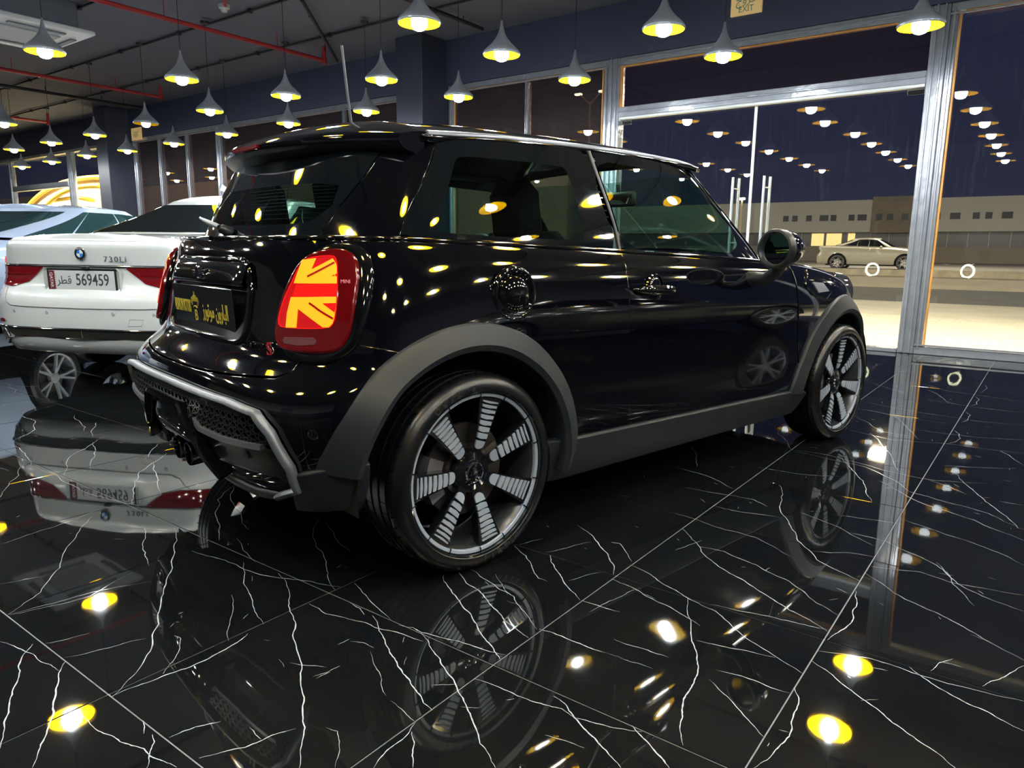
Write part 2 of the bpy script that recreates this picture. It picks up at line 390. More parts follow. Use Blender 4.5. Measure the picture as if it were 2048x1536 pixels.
# ---- small hatchback: lower body, greenhouse ------------------------------------------
ZR = [.20, .26, .33, .41, .49, .55, .595, .63, .665, .72, .79, .86, .92, .965, .99, 1.0]
def lower_net():
    rows = []
    for z in ZR:
        xr = ip(z, [.2, .3, .38, .46, .54, .59, .625, .655, .68, .74, .82, .9, .96, 1.0], [-.50, -.565, -.59, -.605, -.612, -.605, -.585, -.545, -.525, -.52, -.505, -.485, -.468, -.448])
        w = ip(z, [.2, .27, .33, .45, .6, .72, .8, .88, .94, .98, 1.0], [.76, .80, .818, .826, .832, .838, .836, .822, .800, .775, .742])
        xf = ip(z, [.2, .4, .6, .7, .8, .9, 1.0], [2.95, 3.05, 3.06, 3.04, 2.99, 2.90, 2.78])
        f = max(0, (z - .6) / .4); f = f * f * (3 - 2 * f)
        wr = w - .012 - .030 * f            # narrower at the rear corner
        g = f * .02; h = min(1, max(0, (z - .56) / .10)); h = h * h * (3 - 2 * h)      # the tail rounds off more above the bumper
        cols = [(xr, 0), (xr + .002 * h, -.2), (xr + .010 + .014 * h, -.40), (xr + .030 + .036 * h + g, -.575), (xr + .080 + .045 * h + g, -wr + .105 + .01 * h), (xr + .185 + .03 * h, -wr + .022 + .006 * h),
                (xr + .34, -wr - .004), (.05, -w + .004), (.4, -w), (.8, -w), (1.2, -w), (1.6, -w), (1.95, -w - .004), (2.25, -w - .004), (2.52, -w + .012), (2.75, -w + .07),
                (xf - .14, -.62), (xf - .05, -.44), (xf, -.22), (xf, 0)]
        dish = .036 * min(max((z - .69) / .04, 0), 1) * min(max((.885 - z) / .03, 0), 1)      # number-plate recess
        cols[0] = (cols[0][0] + dish, 0); cols[1] = (cols[1][0] + dish, -.2)
        row = []
        for x, y in cols:
            belt = ip(x, [-.5, -.2, .7, 1.6, 2.0, 2.4, 2.7, 3.0], [1.022, 1.022, .995, .962, .945, .905, .85, .78])
            zz = z if z < .6 else .6 + (z - .6) / .4 * (belt - .6)
            row.append((x, y, zz))
        rows.append(row)
    return rows
LB = Surf(lower_net())
GUT_X = [-.6, -.3, -.1, .28, .72, 1.08, 1.35, 1.47, 1.6]
GUT_Z = [1.27, 1.302, 1.318, 1.341, 1.352, 1.353, 1.349, 1.343, 1.33]
def green_net():
    rows = []
    for t in np.linspace(0, 1, 8):
        tt = t + .10 * t * (1 - t)
        w = .738 - .128 * (t ** 1.25)
        xr = -.400 + .155 * t ** 1.1
        xA = 1.87 - .46 * t
        xf = 2.06 - .60 * t
        cols = [(xr, 0), (xr + .006, -.2), (xr + .036, -.38), (xr + .105, -.53 + .04 * t), (xr + .18, -w + .060), (xr + .27, -w + .004),
                (.15, -w - .006), (.5, -w - .008), (.9, -w - .006), (1.2 - .1 * t, -w), (xA - .22, -w + .01), (xA - .03, -w + .035), (xA + .06, -w + .12),
                (xf - .09, -.42), (xf - .02, -.2), (xf, 0)]
        row = []
        for x, y in cols:
            zb = ip(x, [-.5, -.2, .7, 1.6, 2.0], [1.012, 1.012, .985, .952, .93]); zg = ip(x, GUT_X, GUT_Z)
            row.append((x, y, zb + (zg - zb) * t))
        rows.append(row)
    return rows
GH = Surf(green_net())
# outlines of lamp, glass and seam details as (u, v) on the surfaces above
FEAT = {"lamp_out":[[0.1895,0.9466],[0.1701,0.9482],[0.1463,0.9382],[0.1282,0.9149],[0.1151,0.8715],[0.1051,0.8247],[0.0994,0.7713],[0.0957,0.7245],[0.0951,0.6661],[0.0982,0.6194],[0.1044,0.581],[0.1188,0.5492],[0.1463,0.5309],[0.1745,0.5392],[0.1914,0.5659],[0.2033,0.6043],[0.2095,0.6461],[0.2145,0.6895],[0.2183,0.7446],[0.2208,0.8164],[0.2189,0.8748],[0.2095,0.9199]],"lamp_lens":[[0.1895,0.8781],[0.1764,0.8898],[0.1513,0.8932],[0.1307,0.8798],[0.1182,0.8548],[0.1113,0.8197],[0.1063,0.773],[0.1019,0.7245],[0.1007,0.6795],[0.1007,0.6327],[0.1051,0.6027],[0.1144,0.5826],[0.142,0.5793],[0.1707,0.5843],[0.1832,0.596],[0.1907,0.626],[0.1945,0.6628],[0.1957,0.6995],[0.1982,0.7546],[0.2001,0.8164],[0.1964,0.8581]],"flagU":[[0.1194,0.8548],[0.1376,0.8598],[0.1338,0.818],[0.1639,0.8564],[0.1695,0.8397],[0.172,0.823],[0.1726,0.8063],[0.1626,0.798],[0.1732,0.7963],[0.1745,0.7763],[0.1151,0.7763]],"flagL":[[0.1151,0.7346],[0.1757,0.7379],[0.177,0.7095],[0.1757,0.6795],[0.1751,0.6678],[0.1707,0.6561],[0.1632,0.6561],[0.1263,0.7045],[0.1282,0.6511],[0.1151,0.6494],[0.1138,0.6895]],"triL":[[0.1588,0.7195],[0.1776,0.7212],[0.1764,0.6962]],"slitU":[[0.132,0.7963],[0.1682,0.8414]],"slitL":[[0.1413,0.7195],[0.1482,0.7112],[0.1557,0.7012],[0.1645,0.6912],[0.1757,0.6795]],"inner":[[0.1632,0.8681],[0.1382,0.8681],[0.1226,0.8581],[0.1163,0.8264],[0.1119,0.783],[0.1057,0.7295],[0.1032,0.6795],[0.1044,0.6594],[0.1088,0.6494],[0.142,0.6494],[0.1701,0.6544],[0.1757,0.6661],[0.1776,0.6928],[0.1764,0.7546],[0.1726,0.828],[0.1689,0.8581]],"midbar":[[0.1182,0.7713],[0.1745,0.7746],[0.1764,0.7412],[0.1163,0.7362]],"reverse":[[0.1144,0.6194],[0.1532,0.6244],[0.157,0.616],[0.1563,0.6027],[0.1351,0.5943],[0.1157,0.5993],[0.1132,0.6093]],"cooper":[[0.0469,0.5726],[0.0813,0.5743]],"S":[[0.0876,0.5693]],"qglass":[[0.3152,0.0835],[0.3177,0.0451],[0.3296,0.0401],[0.4071,0.0367],[0.4672,0.0467],[0.4709,0.0651],[0.4703,0.2855],[0.4684,0.8297],[0.464,0.8715],[0.4146,0.8798],[0.3515,0.8848],[0.3415,0.8648],[0.3365,0.7997],[0.3252,0.4457]],"dglass":[[0.5009,0.0217],[0.4947,0.7045],[0.5022,0.9432],[0.5347,0.9366],[0.6041,0.9249],[0.7067,0.9165],[0.7573,0.8915],[0.7805,0.7195],[0.7311,0.3222],[0.7011,0.0351],[0.5916,0.02]],"tgate":[[0.1914,1.0],[0.1751,0.9416],[0.1326,0.5476],[0.132,0.5025],[0.1201,0.4674],[0.0838,0.4524],[0.0213,0.4257]],"bseam":[[0.2026,0.596],[0.207,0.611],[0.2339,0.601],[0.2683,0.581]],"rglass":[[0.0219,0.0902],[0.025,0.4691],[0.0413,0.7112],[0.0813,0.7145],[0.1282,0.6728],[0.1295,0.2671],[0.1101,0.1002],[0.0926,0.0751]],"spoiler_ends":[[0.1438,1.0],[0.172,0.9566],[0.2026,0.8497]],"lname":[[0.1864,0.7813]],"refl":[[0.1964,0.2287]]}
# marble veins: width in mm, then x, y pairs on the floor
VEINS = [[5,-1.8,0.637,-1.746,0.6,-1.672,0.565,-1.596,0.528,-1.52,0.478,-1.46,0.441],[5,-2.407,1.238,-2.294,1.187,-2.194,1.123,-2.008,0.996,-1.864,0.9,-1.74,0.817,-1.64,0.739,-1.569,0.639],[5,-1.81,1.244,-1.638,1.155,-1.522,1.091,-1.408,1.009,-1.286,0.928,-1.184,0.856,-1.114,0.801,-1.056,0.75],[5,-1.572,0.64,-1.559,0.724,-1.543,0.807,-1.547,0.902,-1.557,0.951,-1.57,0.979],[5,-1.57,0.424,-1.645,0.457,-1.73,0.496,-1.818,0.545,-1.913,0.588,-1.95,0.622],[5,-3.349,1.715,-3.246,1.593,-3.151,1.483,-2.914,1.343,-2.765,1.265],[5,-3.242,1.597,-3.053,1.511,-2.78,1.386],[3.6,-1.963,1.224,-1.844,1.147,-1.752,1.108,-1.659,1.059,-1.579,1.032],[3.6,-2.174,1.172,-2.078,1.187,-1.962,1.2,-1.822,1.211,-1.688,1.269,-1.589,1.3],[3.6,-1.569,0.57,-1.473,0.567,-1.404,0.578,-1.345,0.597,-1.317,0.594,-1.281,0.602,-1.244,0.609],[3.6,-1.375,0.629,-1.349,0.62,-1.318,0.593,-1.287,0.573],[3.6,-2.025,0.576,-1.943,0.595,-1.846,0.601,-1.772,0.611],[3.6,-2.166,0.642,-2.239,0.749,-2.372,0.853,-2.566,0.972,-2.755,1.116],[3.6,-3.829,1.585,-3.617,1.499,-3.354,1.372],[3.6,-3.928,1.704,-3.785,1.553,-3.687,1.443,-3.354,1.26],[3.6,-2.489,1.174,-2.382,1.118,-2.246,1.055,-2.172,1.029],[3.6,-2.674,1.646,-2.559,1.5,-2.43,1.41,-2.292,1.345,-2.182,1.275],[3.6,-2.658,1.635,-2.485,1.519,-2.354,1.469,-2.189,1.394],[3.6,-2.107,1.665,-2.012,1.534,-1.888,1.447,-1.725,1.36,-1.588,1.279],[3.6,-2.045,1.608,-1.893,1.533,-1.763,1.488],[3.6,-1.577,1.178,-1.491,1.17,-1.418,1.19],[3.6,-1.338,0.644,-1.327,0.696,-1.302,0.737],[3.6,-1.234,0.648,-1.19,0.721,-1.179,0.777,-1.158,0.818],[3.6,-1.435,0.64,-1.41,0.631,-1.391,0.619],[3.6,-3.565,1.799,-3.453,1.693,-3.348,1.626],[3.6,-4.268,1.799,-3.941,1.634],[3.6,-4.541,1.798,-4.093,1.659],[2.2,-2.161,0.641,-2.142,0.693,-2.103,0.824,-2.166,0.977],[2.2,-2.166,0.642,-2.138,0.745,-2.123,0.84,-2.057,0.98],[2.2,-2.72,0.808,-2.74,0.896,-2.749,0.985,-2.806,1.148,-2.777,1.287],[2.2,-2.157,1.325,-1.932,1.248],[2.2,-1.822,0.643,-1.781,0.729,-1.753,0.807],[2.2,-1.928,0.641,-1.892,0.732],[2.2,-1.566,0.753,-1.637,0.832,-1.683,0.861,-1.709,0.858],[2.2,-1.11,0.859,-1.083,0.866,-1.029,0.825,-1.002,0.792],[2.2,-2.389,0.698,-2.343,0.803],[2.2,-3.184,0.963,-3.351,1.038,-3.687,1.212],[2.2,-1.281,0.959,-1.269,0.99,-1.266,1.028],[2.2,-1.371,0.962,-1.328,0.98,-1.287,1.004],[2.2,-1.795,1.075,-1.659,0.984,-1.576,0.928],[2.2,-1.239,0.763,-1.186,0.755],[2.2,-3.677,1.219,-3.415,1.246,-2.982,1.225,-2.746,1.272,-2.683,1.303],[5,-1.446,1.578,-1.372,1.515,-1.3,1.473,-1.223,1.429,-1.133,1.38,-1.058,1.329,-0.998,1.295,-0.98,1.285],[5,-1.417,1.609,-1.312,1.548,-1.223,1.52,-1.136,1.472,-1.052,1.431,-0.983,1.408],[5,-1.295,2.155,-1.181,2.083,-1.08,1.998,-1.027,1.938,-0.991,1.872],[5,-1.227,1.874,-1.19,1.827,-1.121,1.771,-1.05,1.709,-0.985,1.665],[5,-0.985,1.461,-0.919,1.468,-0.844,1.464,-0.788,1.468],[5,-0.743,1.867,-0.685,1.751,-0.641,1.652,-0.596,1.577,-0.57,1.515,-0.561,1.454,-0.553,1.396,-0.532,1.344,-0.52,1.304,-0.495,1.263],[5,-1.22,1.257,-1.141,1.214,-1.054,1.168,-0.978,1.124,-0.926,1.093,-0.881,1.061,-0.825,1.016,-0.757,0.98],[5,-1.387,1.241,-1.312,1.196,-1.249,1.16,-1.187,1.13,-1.124,1.096,-1.059,1.069,-1.009,1.044,-0.975,1.036],[5,-0.795,1.24,-0.757,1.231,-0.718,1.204,-0.676,1.183,-0.643,1.169,-0.611,1.154,-0.564,1.128],[5,-0.606,1.255,-0.557,1.228,-0.51,1.2,-0.489,1.185],[3.6,-0.977,1.183,-0.923,1.191,-0.859,1.191,-0.796,1.201,-0.755,1.213,-0.718,1.204],[3.6,-0.718,1.204,-0.685,1.212,-0.628,1.228,-0.58,1.25],[3.6,-1.391,1.637,-1.309,1.609,-1.204,1.576,-1.146,1.566,-1.089,1.521,-0.99,1.457],[3.6,-1.37,1.868,-1.285,1.819,-1.208,1.749,-1.161,1.709,-1.126,1.707],[3.6,-1.491,1.252,-1.442,1.247,-1.407,1.231],[3.6,-1.42,1.191,-1.367,1.204,-1.315,1.205,-1.257,1.222,-1.186,1.23],[3.6,-1.296,1.248,-1.254,1.263,-1.218,1.258,-1.149,1.274,-1.082,1.29,-1.012,1.299,-0.982,1.308],[3.6,-0.981,1.966,-0.899,1.944,-0.809,1.897,-0.743,1.867,-0.704,1.859],[3.6,-0.981,1.843,-0.911,1.832,-0.841,1.804,-0.776,1.79,-0.702,1.761,-0.655,1.74],[3.6,-1.12,2.093,-1.089,2.099,-0.989,1.993],[3.6,-0.804,1.537,-0.731,1.542,-0.656,1.545],[3.6,-0.975,0.985,-0.958,0.926,-0.956,0.877,-0.943,0.837],[3.6,-0.96,0.958,-0.93,0.935,-0.883,0.883],[3.6,-1.575,1.342,-1.48,1.306,-1.33,1.256],[3.6,-0.983,1.667,-0.929,1.67,-0.861,1.674],[2.0,-1.282,1.652,-1.202,1.591,-1.168,1.562],[2.0,-0.788,1.468,-0.722,1.47,-0.666,1.477],[2.0,-1.078,1.752,-1.055,1.815,-1.025,1.868],[2.0,-1.25,1.882,-1.213,1.956,-1.175,2.05],[2.0,-1.357,1.879,-1.342,1.928,-1.322,1.972],[2.0,-1.256,1.115,-1.174,1.067,-1.117,1.024,-1.092,1.011],[2.0,-0.735,1.118,-0.696,1.128,-0.65,1.134],[2.0,-1.333,1.116,-1.3,1.132,-1.261,1.131],[2.0,-0.928,1.622,-0.907,1.74,-0.882,1.841],[2.0,-1.07,1.005,-1.009,0.992,-0.978,0.986],[2.0,-0.934,1.084,-0.899,1.107],[2.0,-1.041,1.101,-1.015,1.124,-0.997,1.14],[4.5,-0.98,2.364,-0.883,2.267,-0.795,2.166,-0.709,2.105,-0.604,2.047,-0.527,2.0,-0.449,1.962,-0.375,1.919],[4.5,-0.372,1.607,-0.352,1.57,-0.342,1.481,-0.331,1.423,-0.341,1.364,-0.358,1.285],[4.5,-0.372,1.749,-0.298,1.698,-0.23,1.652,-0.168,1.604,-0.112,1.57,-0.045,1.526],[4.5,-0.367,2.221,-0.347,2.14,-0.335,2.031,-0.348,1.948,-0.364,1.875],[4.5,-0.856,3.096,-0.799,2.94,-0.764,2.805,-0.683,2.649,-0.614,2.508,-0.519,2.382,-0.424,2.328,-0.371,2.297],[4.5,-0.174,1.865,-0.129,1.828,-0.065,1.791,-0.007,1.774,0.058,1.744],[4.5,-0.738,3.728,-0.654,3.536,-0.578,3.39,-0.537,3.235,-0.493,3.12],[4.5,-0.251,3.753,-0.17,3.527,-0.102,3.369,-0.003,3.134],[3.4,-0.741,1.865,-0.651,1.843,-0.556,1.769,-0.455,1.716,-0.372,1.676],[3.4,-0.632,1.663,-0.552,1.68,-0.445,1.708],[3.4,-0.543,1.565,-0.481,1.577,-0.375,1.578],[3.4,-0.541,1.517,-0.477,1.474,-0.416,1.424,-0.374,1.39],[3.4,-0.37,2.37,-0.278,2.279,-0.201,2.234,-0.13,2.2,-0.062,2.152,0.048,2.074],[3.4,-0.734,4.356,-0.628,4.108,-0.536,3.86,-0.465,3.633],[3.4,-0.734,4.977,-0.622,4.74,-0.551,4.545,-0.494,4.375],[3.4,-0.672,6.088,-0.572,5.904,-0.489,5.606],[3.4,-0.372,2.699,-0.296,2.641,-0.2,2.579,-0.129,2.463,-0.062,2.414,0.038,2.379],[3.4,-0.97,3.698,-0.613,3.624,-0.391,3.352,-0.245,3.296,-0.103,3.251,0.013,3.131],[3.4,-0.521,3.436,-0.333,3.226,-0.139,3.131,0.019,3.006],[3.4,-0.874,2.244,-0.783,2.258,-0.661,2.218,-0.543,2.163,-0.44,2.068,-0.373,2.03],[3.4,-0.025,1.881,0.008,1.948,0.049,2.045],[3.4,-0.13,1.877,-0.119,1.93,-0.094,1.972],[3.4,-0.124,4.381,-0.086,4.314,-0.016,4.131],[3.4,-0.373,1.803,-0.268,1.845,-0.165,1.842,-0.092,1.843,0.054,1.871],[3.4,-1.28,4.291,-1.128,3.996,-0.983,3.72],[3.4,-1.398,3.452,-1.297,3.247,-1.238,3.122],[3.4,-0.34,6.613,-0.316,6.458,-0.344,6.185],[3.4,-0.355,5.995,-0.326,5.895,-0.325,5.708,-0.356,5.604],[3.4,-0.36,5.386,-0.328,5.261,-0.327,5.09,-0.355,5.003],[3.4,-0.358,4.743,-0.329,4.646,-0.324,4.461,-0.358,4.362],[2.6,-1.318,3.058,-1.16,3.025,-0.991,2.919],[2.6,-1.162,2.806,-1.039,2.814,-0.876,2.836,-0.807,2.79],[2.6,-0.983,2.67,-0.871,2.662,-0.721,2.696],[2.6,-1.064,2.491,-0.888,2.453,-0.735,2.444,-0.589,2.354],[2.6,-1.018,3.299,-0.836,3.31,-0.659,3.4],[2.6,-0.988,3.716,-0.808,3.732,-0.543,3.625,-0.319,3.597,-0.132,3.697],[2.6,-0.488,2.702,-0.38,2.693],[2.6,-0.551,2.44,-0.447,2.508,-0.374,2.523],[2.6,-0.366,2.436,-0.235,2.488,-0.158,2.464,-0.087,2.472,0.035,2.501],[2.6,-0.363,2.972,-0.203,2.895,-0.077,2.841,0.027,2.757],[2.6,-0.678,1.872,-0.555,1.898,-0.431,1.92,-0.371,1.931],[2.6,-0.839,4.35,-0.603,4.271,-0.358,4.362,-0.025,4.396],[2.6,-0.561,4.618,-0.256,4.628,-0.035,4.732],[2.6,-0.627,5.67,-0.33,5.57,-0.062,5.58],[2.6,-0.79,6.357,-0.544,6.126,-0.075,6.008],[2.6,-0.937,5.294,-0.59,5.145,-0.293,5.099,-0.049,5.165],[2.6,-0.373,3.604,-0.271,3.539,-0.194,3.464],[2.6,-0.319,3.888,-0.047,4.05],[2.6,-0.079,3.449,0.005,3.454],[2.6,-0.203,2.603,-0.142,2.453,-0.076,2.33],[2.6,-1.06,6.129,-0.831,5.886,-0.726,5.775],[2.6,-0.918,2.166,-0.877,2.301],[2.6,-0.932,5.019,-0.713,4.944,-0.416,4.909],[2.6,-0.901,4.79,-0.685,4.435,-0.519,4.414],[2.6,-0.579,2.856,-0.47,2.887,-0.353,2.909],[2.6,-0.691,2.805,-0.532,2.734,-0.393,2.622]]
# ======================= the showroom =======================
YW = 8.30                                  # plane of the glass front
marble = mat('black_marble', (.0068, .0072, .0078), .026, noise=.5, nscale=2.5, rvar=.016, bump=.02, bscale=2.2, bdist=.02, spec=.55)
vein_m = mat('white_vein', (.62, .63, .60), .10, noise=.2, nscale=15)
grout = mat('grout', (.26, .26, .25), .6, noise=.2, nscale=30)
floor = tag(MB().box((-12, .6, -.0520), (36, 15.6, .1)).build('floor', grout), kind='structure')
DX, DY, X0, Y0 = .607, .6165, -.372, .639
def tile_box(b, x, y): b.box((x, y, -.006), (DX - .0032, DY - .0032, .012), bev=.0009)
tm = MB(); tile_box(tm, 0, 0); tproto = None; far = MB(); nt = 0
cells = []
for i in range(-48, 10):
    for j in range(-13, 13):
        x, y = X0 + (i + .5) * DX, Y0 + (j + .5) * DY
        if y < YW + .05: cells.append((x, y))
for x, y in sorted(cells, key=lambda p: (0 if (p[1] > .2 and p[0] > -14 and p[0] < 2.6) else 1, (p[0] + 1) ** 2 + p[1] ** 2)):
    if nt < 290 and y > .2:
        if tproto is None: o = tproto = tm.build('tile', marble, floor)
        else: o = tproto.copy(); COL.objects.link(o)
        o.location = (x, y, 0); nt += 1
    else: tile_box(far, x, y)
tag(far.build('tile_field', marble, floor), kind='stuff')
# veins of the marble, inlaid flush as hairline ribbons
vb_ = MB(); vr = random.Random(3)
def vein(pts, w):
    P = [Vector((x, y)) for x, y in pts]
    for k in range(3):
        Q = [P[0]]
        for a, b_ in zip(P, P[1:]):
            d = b_ - a; m_ = (a + b_) / 2 + Vector((-d.y, d.x)) * vr.uniform(-.06, .06); Q += [m_, b_]
        P = Q
    n = len(P); V = []; t_ = w * .001
    for i, p in enumerate(P):
        d = (P[min(i + 1, n - 1)] - P[max(i - 1, 0)]).normalized(); q = Vector((-d.y, d.x)); e = min(1, .25 + 3 * i / n, .25 + 3 * (n - 1 - i) / n)
        ww = t_ * .5 * e * vr.uniform(.6, 1.35); V += [(p.x + q.x * ww, p.y + q.y * ww, .0003), (p.x - q.x * ww, p.y - q.y * ww, .0003)]
    vb_.add(V, [(2 * i + 1, 2 * i + 3, 2 * i + 2, 2 * i) for i in range(n - 1)])
for v in VEINS: vein(list(zip(v[1::2], v[2::2])), v[0] * .55)
for k in range(1100):
    x, y = vr.uniform(-24, 5.2), vr.uniform(-4, 8.1)
    if -3.6 < x < .9 and 0 < y < 8.2: 
        if not (x < -1.6 and y > 3.5 and k % 3 == 0): continue
    a = vr.choice([vr.uniform(.1, .5), vr.uniform(1.2, 1.9), vr.uniform(-.6, -.2)]); pts = [(x, y)]
    for s_ in range(vr.randint(3, 6)): a += vr.uniform(-.5, .5); L_ = vr.uniform(.06, .16); x += math.cos(a) * L_; y += math.sin(a) * L_; pts.append((x, min(y, 8.15)))
    vein(pts, vr.choice([1.1, 1.4, 1.8, 2.6]))
for k in range(420):                     # short stray flecks
    x, y = vr.uniform(-3.5, 1.5), vr.uniform(.4, 6); a = vr.uniform(0, 6.28); L_ = vr.uniform(.008, .05); vein([(x, y), (x + L_ * math.cos(a), y + L_ * math.sin(a))], vr.uniform(.6, 1.3))
tag(vb_.build('marble_vein', vein_m, floor), kind='stuff')
CH = 3.9
def struct(name, b, m, parent=None): o = b.build(name, m, parent); return tag(o, kind='structure')
struct('ceiling', MB().box((-12, .6, CH + .05), (36, 15.6, .1)), ceilm)
struct('wall_front', MB().box((-12, YW - .02, 3.6), (36, .16, .62)), wallm)
struct('wall_back', MB().box((-12, -6.6, 1.95), (36, .1, 3.9)), mat('back_wall', (.30, .30, .30), .7, noise=.04, nscale=3))
struct('wall_right', MB().box((5.6, .8, 1.95), (.1, 15.2, 3.9)), greyw)
struct('wall_left', MB().box((-29.6, .8, 1.95), (.1, 15.2, 3.9)), greyw)
# dark posters / openings on the back wall, mirrored in the tail of the car
tag(MB().box((-4.5, -6.5, 1.2), (2.2, .05, 2.4)).build('door_3', mat('dark_door', (.03, .03, .035), .3, noise=.1)), kind='structure')
struct('trim_1', MB().box((-12, -6.52, .45), (36, .03, .9)), mat('dado', (.05, .05, .055), .5, noise=.1))
# columns
for x0, x1 in ((-7.83, -7.32), (-17.02, -16.52)): struct('column', MB().box(((x0 + x1) / 2, 8.02, 1.95), (x1 - x0, .64, 3.9), bev=.01), mat('column_navy', (.035, .038, .06), .5, noise=.06, nscale=2))
# ---- glass front
pane_g = glass('shop_glass', (.90, .93, .94), 1.52, gloss=1.25, dirt=.035)
pane_dirty = glass('rusty_glass', (.50, .44, .44), 1.52, gloss=1.1, dirt=.75, dmin=.38, dcol=(.075, .055, .05))
def member(b, x0, x1, z0, z1, d=.10, y=YW): b.box(((x0 + x1) / 2, y, (z0 + z1) / 2), (x1 - x0, d, z1 - z0), bev=.006)
def bay(name, x0, x1, posts, rails=(), gm_=None):
    w = empty(name, (x0, YW, 0)); tag(w, kind='structure'); ZT = 3.29
    def prt(nm, f):
        b = MB(); f(b); o = b.build(nm, frame_m, w); o.location = (-x0, -YW, 0); return o
    prt('frame', lambda b: (member(b, x0, x1, 3.215, ZT, .13), member(b, x0, x1, .0, .075, .13), b.box(((x0 + x1) / 2, YW - .075, 3.19), (x1 - x0, .02, .016)), b.box(((x0 + x1) / 2, YW - .075, .095), (x1 - x0, .02, .014))))
    for p in posts: prt('mullion', lambda b: (member(b, p[0], p[1], .0, ZT), b.box(((p[0] + p[1]) / 2, YW - .062, 1.65), ((p[1] - p[0]) * .30, .03, 3.2), bev=.004)))
    for z0, z1, a, c in rails: prt('transom_rail', lambda b: (member(b, a, c, z0, z1, .12), b.box(((a + c) / 2, YW - .07, (z0 + z1) / 2 - .02), (c - a, .03, .018), bev=.003)))
    xs = sorted([x0] + [q for p in posts for q in p] + [x1])
    for a, c in zip(xs[:-1], xs[1:]):
        if c - a < .2: continue
        o = MB().box(((a + c) / 2, YW, 1.66), (c - a, .001, 3.15)).build('pane', gm_ or pane_g, w); o.location = (-x0, -YW, 0)
        me = o.data
    return w
w1_ = bay('window_1', -1.07, 6.0, [(-1.07, -1.0), (2.3, 2.4), (5.9, 6)])
w2_ = bay('window_2', -7.32, -4.68, [(-7.32, -7.22), (-5.96, -5.92), (-4.76, -4.68)], gm_=pane_dirty)
bay('window_3', -16.52, -7.83, [(-16.52, -16.42), (-15.45, -15.41), (-14.38, -14.34), (-13.32, -13.16), (-9.62, -9.58), (-8.3, -8.26)], gm_=pane_dirty)
bay('window_4', -29.5, -17.02, [(-19.85, -19.6), (-17.1, -17.02), (-23.5, -23.3), (-26, -25.9)], [(2.42, 2.56, -23.3, -19.85)])
# door bay: posts, header, transom light, two glass leaves with pull handles
d = empty('door_1', (-2.9, YW, 0)); tag(d, kind='structure')
def dp(nm, b, m): o = b.build(nm, m, d); o.location = (2.9, -YW, 0); return o
for a, c in ((-4.68, -4.53), (-1.215, -1.07)):
    b = MB(); member(b, a, c, 0, 3.29, .15); b.box(((a + c) / 2 - .03, YW - .085, 1.65), (.018, .03, 3.28), bev=.004); b.box(((a + c) / 2 + .035, YW - .085, 1.65), (.018, .03, 3.28), bev=.004); dp('door_post', b, frame_m)
b = MB(); member(b, -4.53, -1.215, 3.2, 3.29, .14); b.box((-2.87, YW - .08, 3.245), (3.3, .03, .02), bev=.004); dp('head_rail', b, frame_m)
b = MB(); member(b, -4.53, -1.215, 2.60, 2.72, .15); b.box((-2.87, YW - .085, 2.665), (3.3, .03, .018), bev=.004); dp('transom_rail', b, frame_m)
dp('door_track', MB().box((-2.87, YW - .05, 2.585), (3.3, .06, .03), bev=.004), plain_white)
dp('threshold', MB().box((-2.87, YW, .02), (3.3, .16, .04), bev=.006), frame_m)
dp('pane', MB().box((-2.87, YW + .02, 2.96), (3.3, .001, .48)), glass('transom_glass', (.62, .56, .58), 1.52, gloss=1.1, dirt=.35, dmin=.12, dcol=(.075, .055, .05)))
for s_, a, c in ((0, -4.53, -2.865), (1, -2.845, -1.215)):
    lf = dp('door_leaf', MB().box(((a + c) / 2, YW, 1.31), (c - a, .001, 2.54)), pane_g)
    hx = -3.03 if s_ == 0 else -2.68
    hb = MB()
    for q in (-.07, .07): hb.tube([(hx + q * .15, YW + q, .95), (hx + q * .15, YW + q, 1.82)], .016, 10)
    for z in (1.1, 1.7): hb.tube([(hx - .01, YW - .07, z), (hx + .01, YW + .07, z)], .008, 6)
    hb.build('door_handle', mat('handle_steel', (.8, .8, .78), .22, metal=.6), lf)
for x in (-4.46, -1.30): dp('patch_fitting', MB().box((x, YW, 2.545), (.15, .03, .05), bev=.004), chrome)
dp('meeting_seal', MB().box((-2.855, YW - .005, 1.31), (.03, .014, 2.54)), plain_white)
glow_m = mat('amber_glow', (.72, .30, .05), .5, noise=.45, nscale=7)  # orange strips: warm glow along the frame edges, put into their colour
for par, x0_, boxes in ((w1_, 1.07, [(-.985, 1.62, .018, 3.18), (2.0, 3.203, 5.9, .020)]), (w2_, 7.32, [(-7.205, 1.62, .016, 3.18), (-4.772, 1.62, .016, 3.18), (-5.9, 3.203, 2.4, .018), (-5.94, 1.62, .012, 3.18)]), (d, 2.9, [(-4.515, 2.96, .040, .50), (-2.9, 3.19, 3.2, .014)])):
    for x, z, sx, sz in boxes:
        o = MB().box((x, YW - .045, z), (sx, .02, sz), bev=.002).build('glow_strip', glow_m, par); o.location = (x0_, -YW, 0)
# exterior wall strip above the glass (keeps the lamps' light in)
struct('trim_2', MB().box((-12, 8.42, 3.75), (36, .1, 1.0)), mat('facade', (.25, .24, .22), .8, noise=.1))
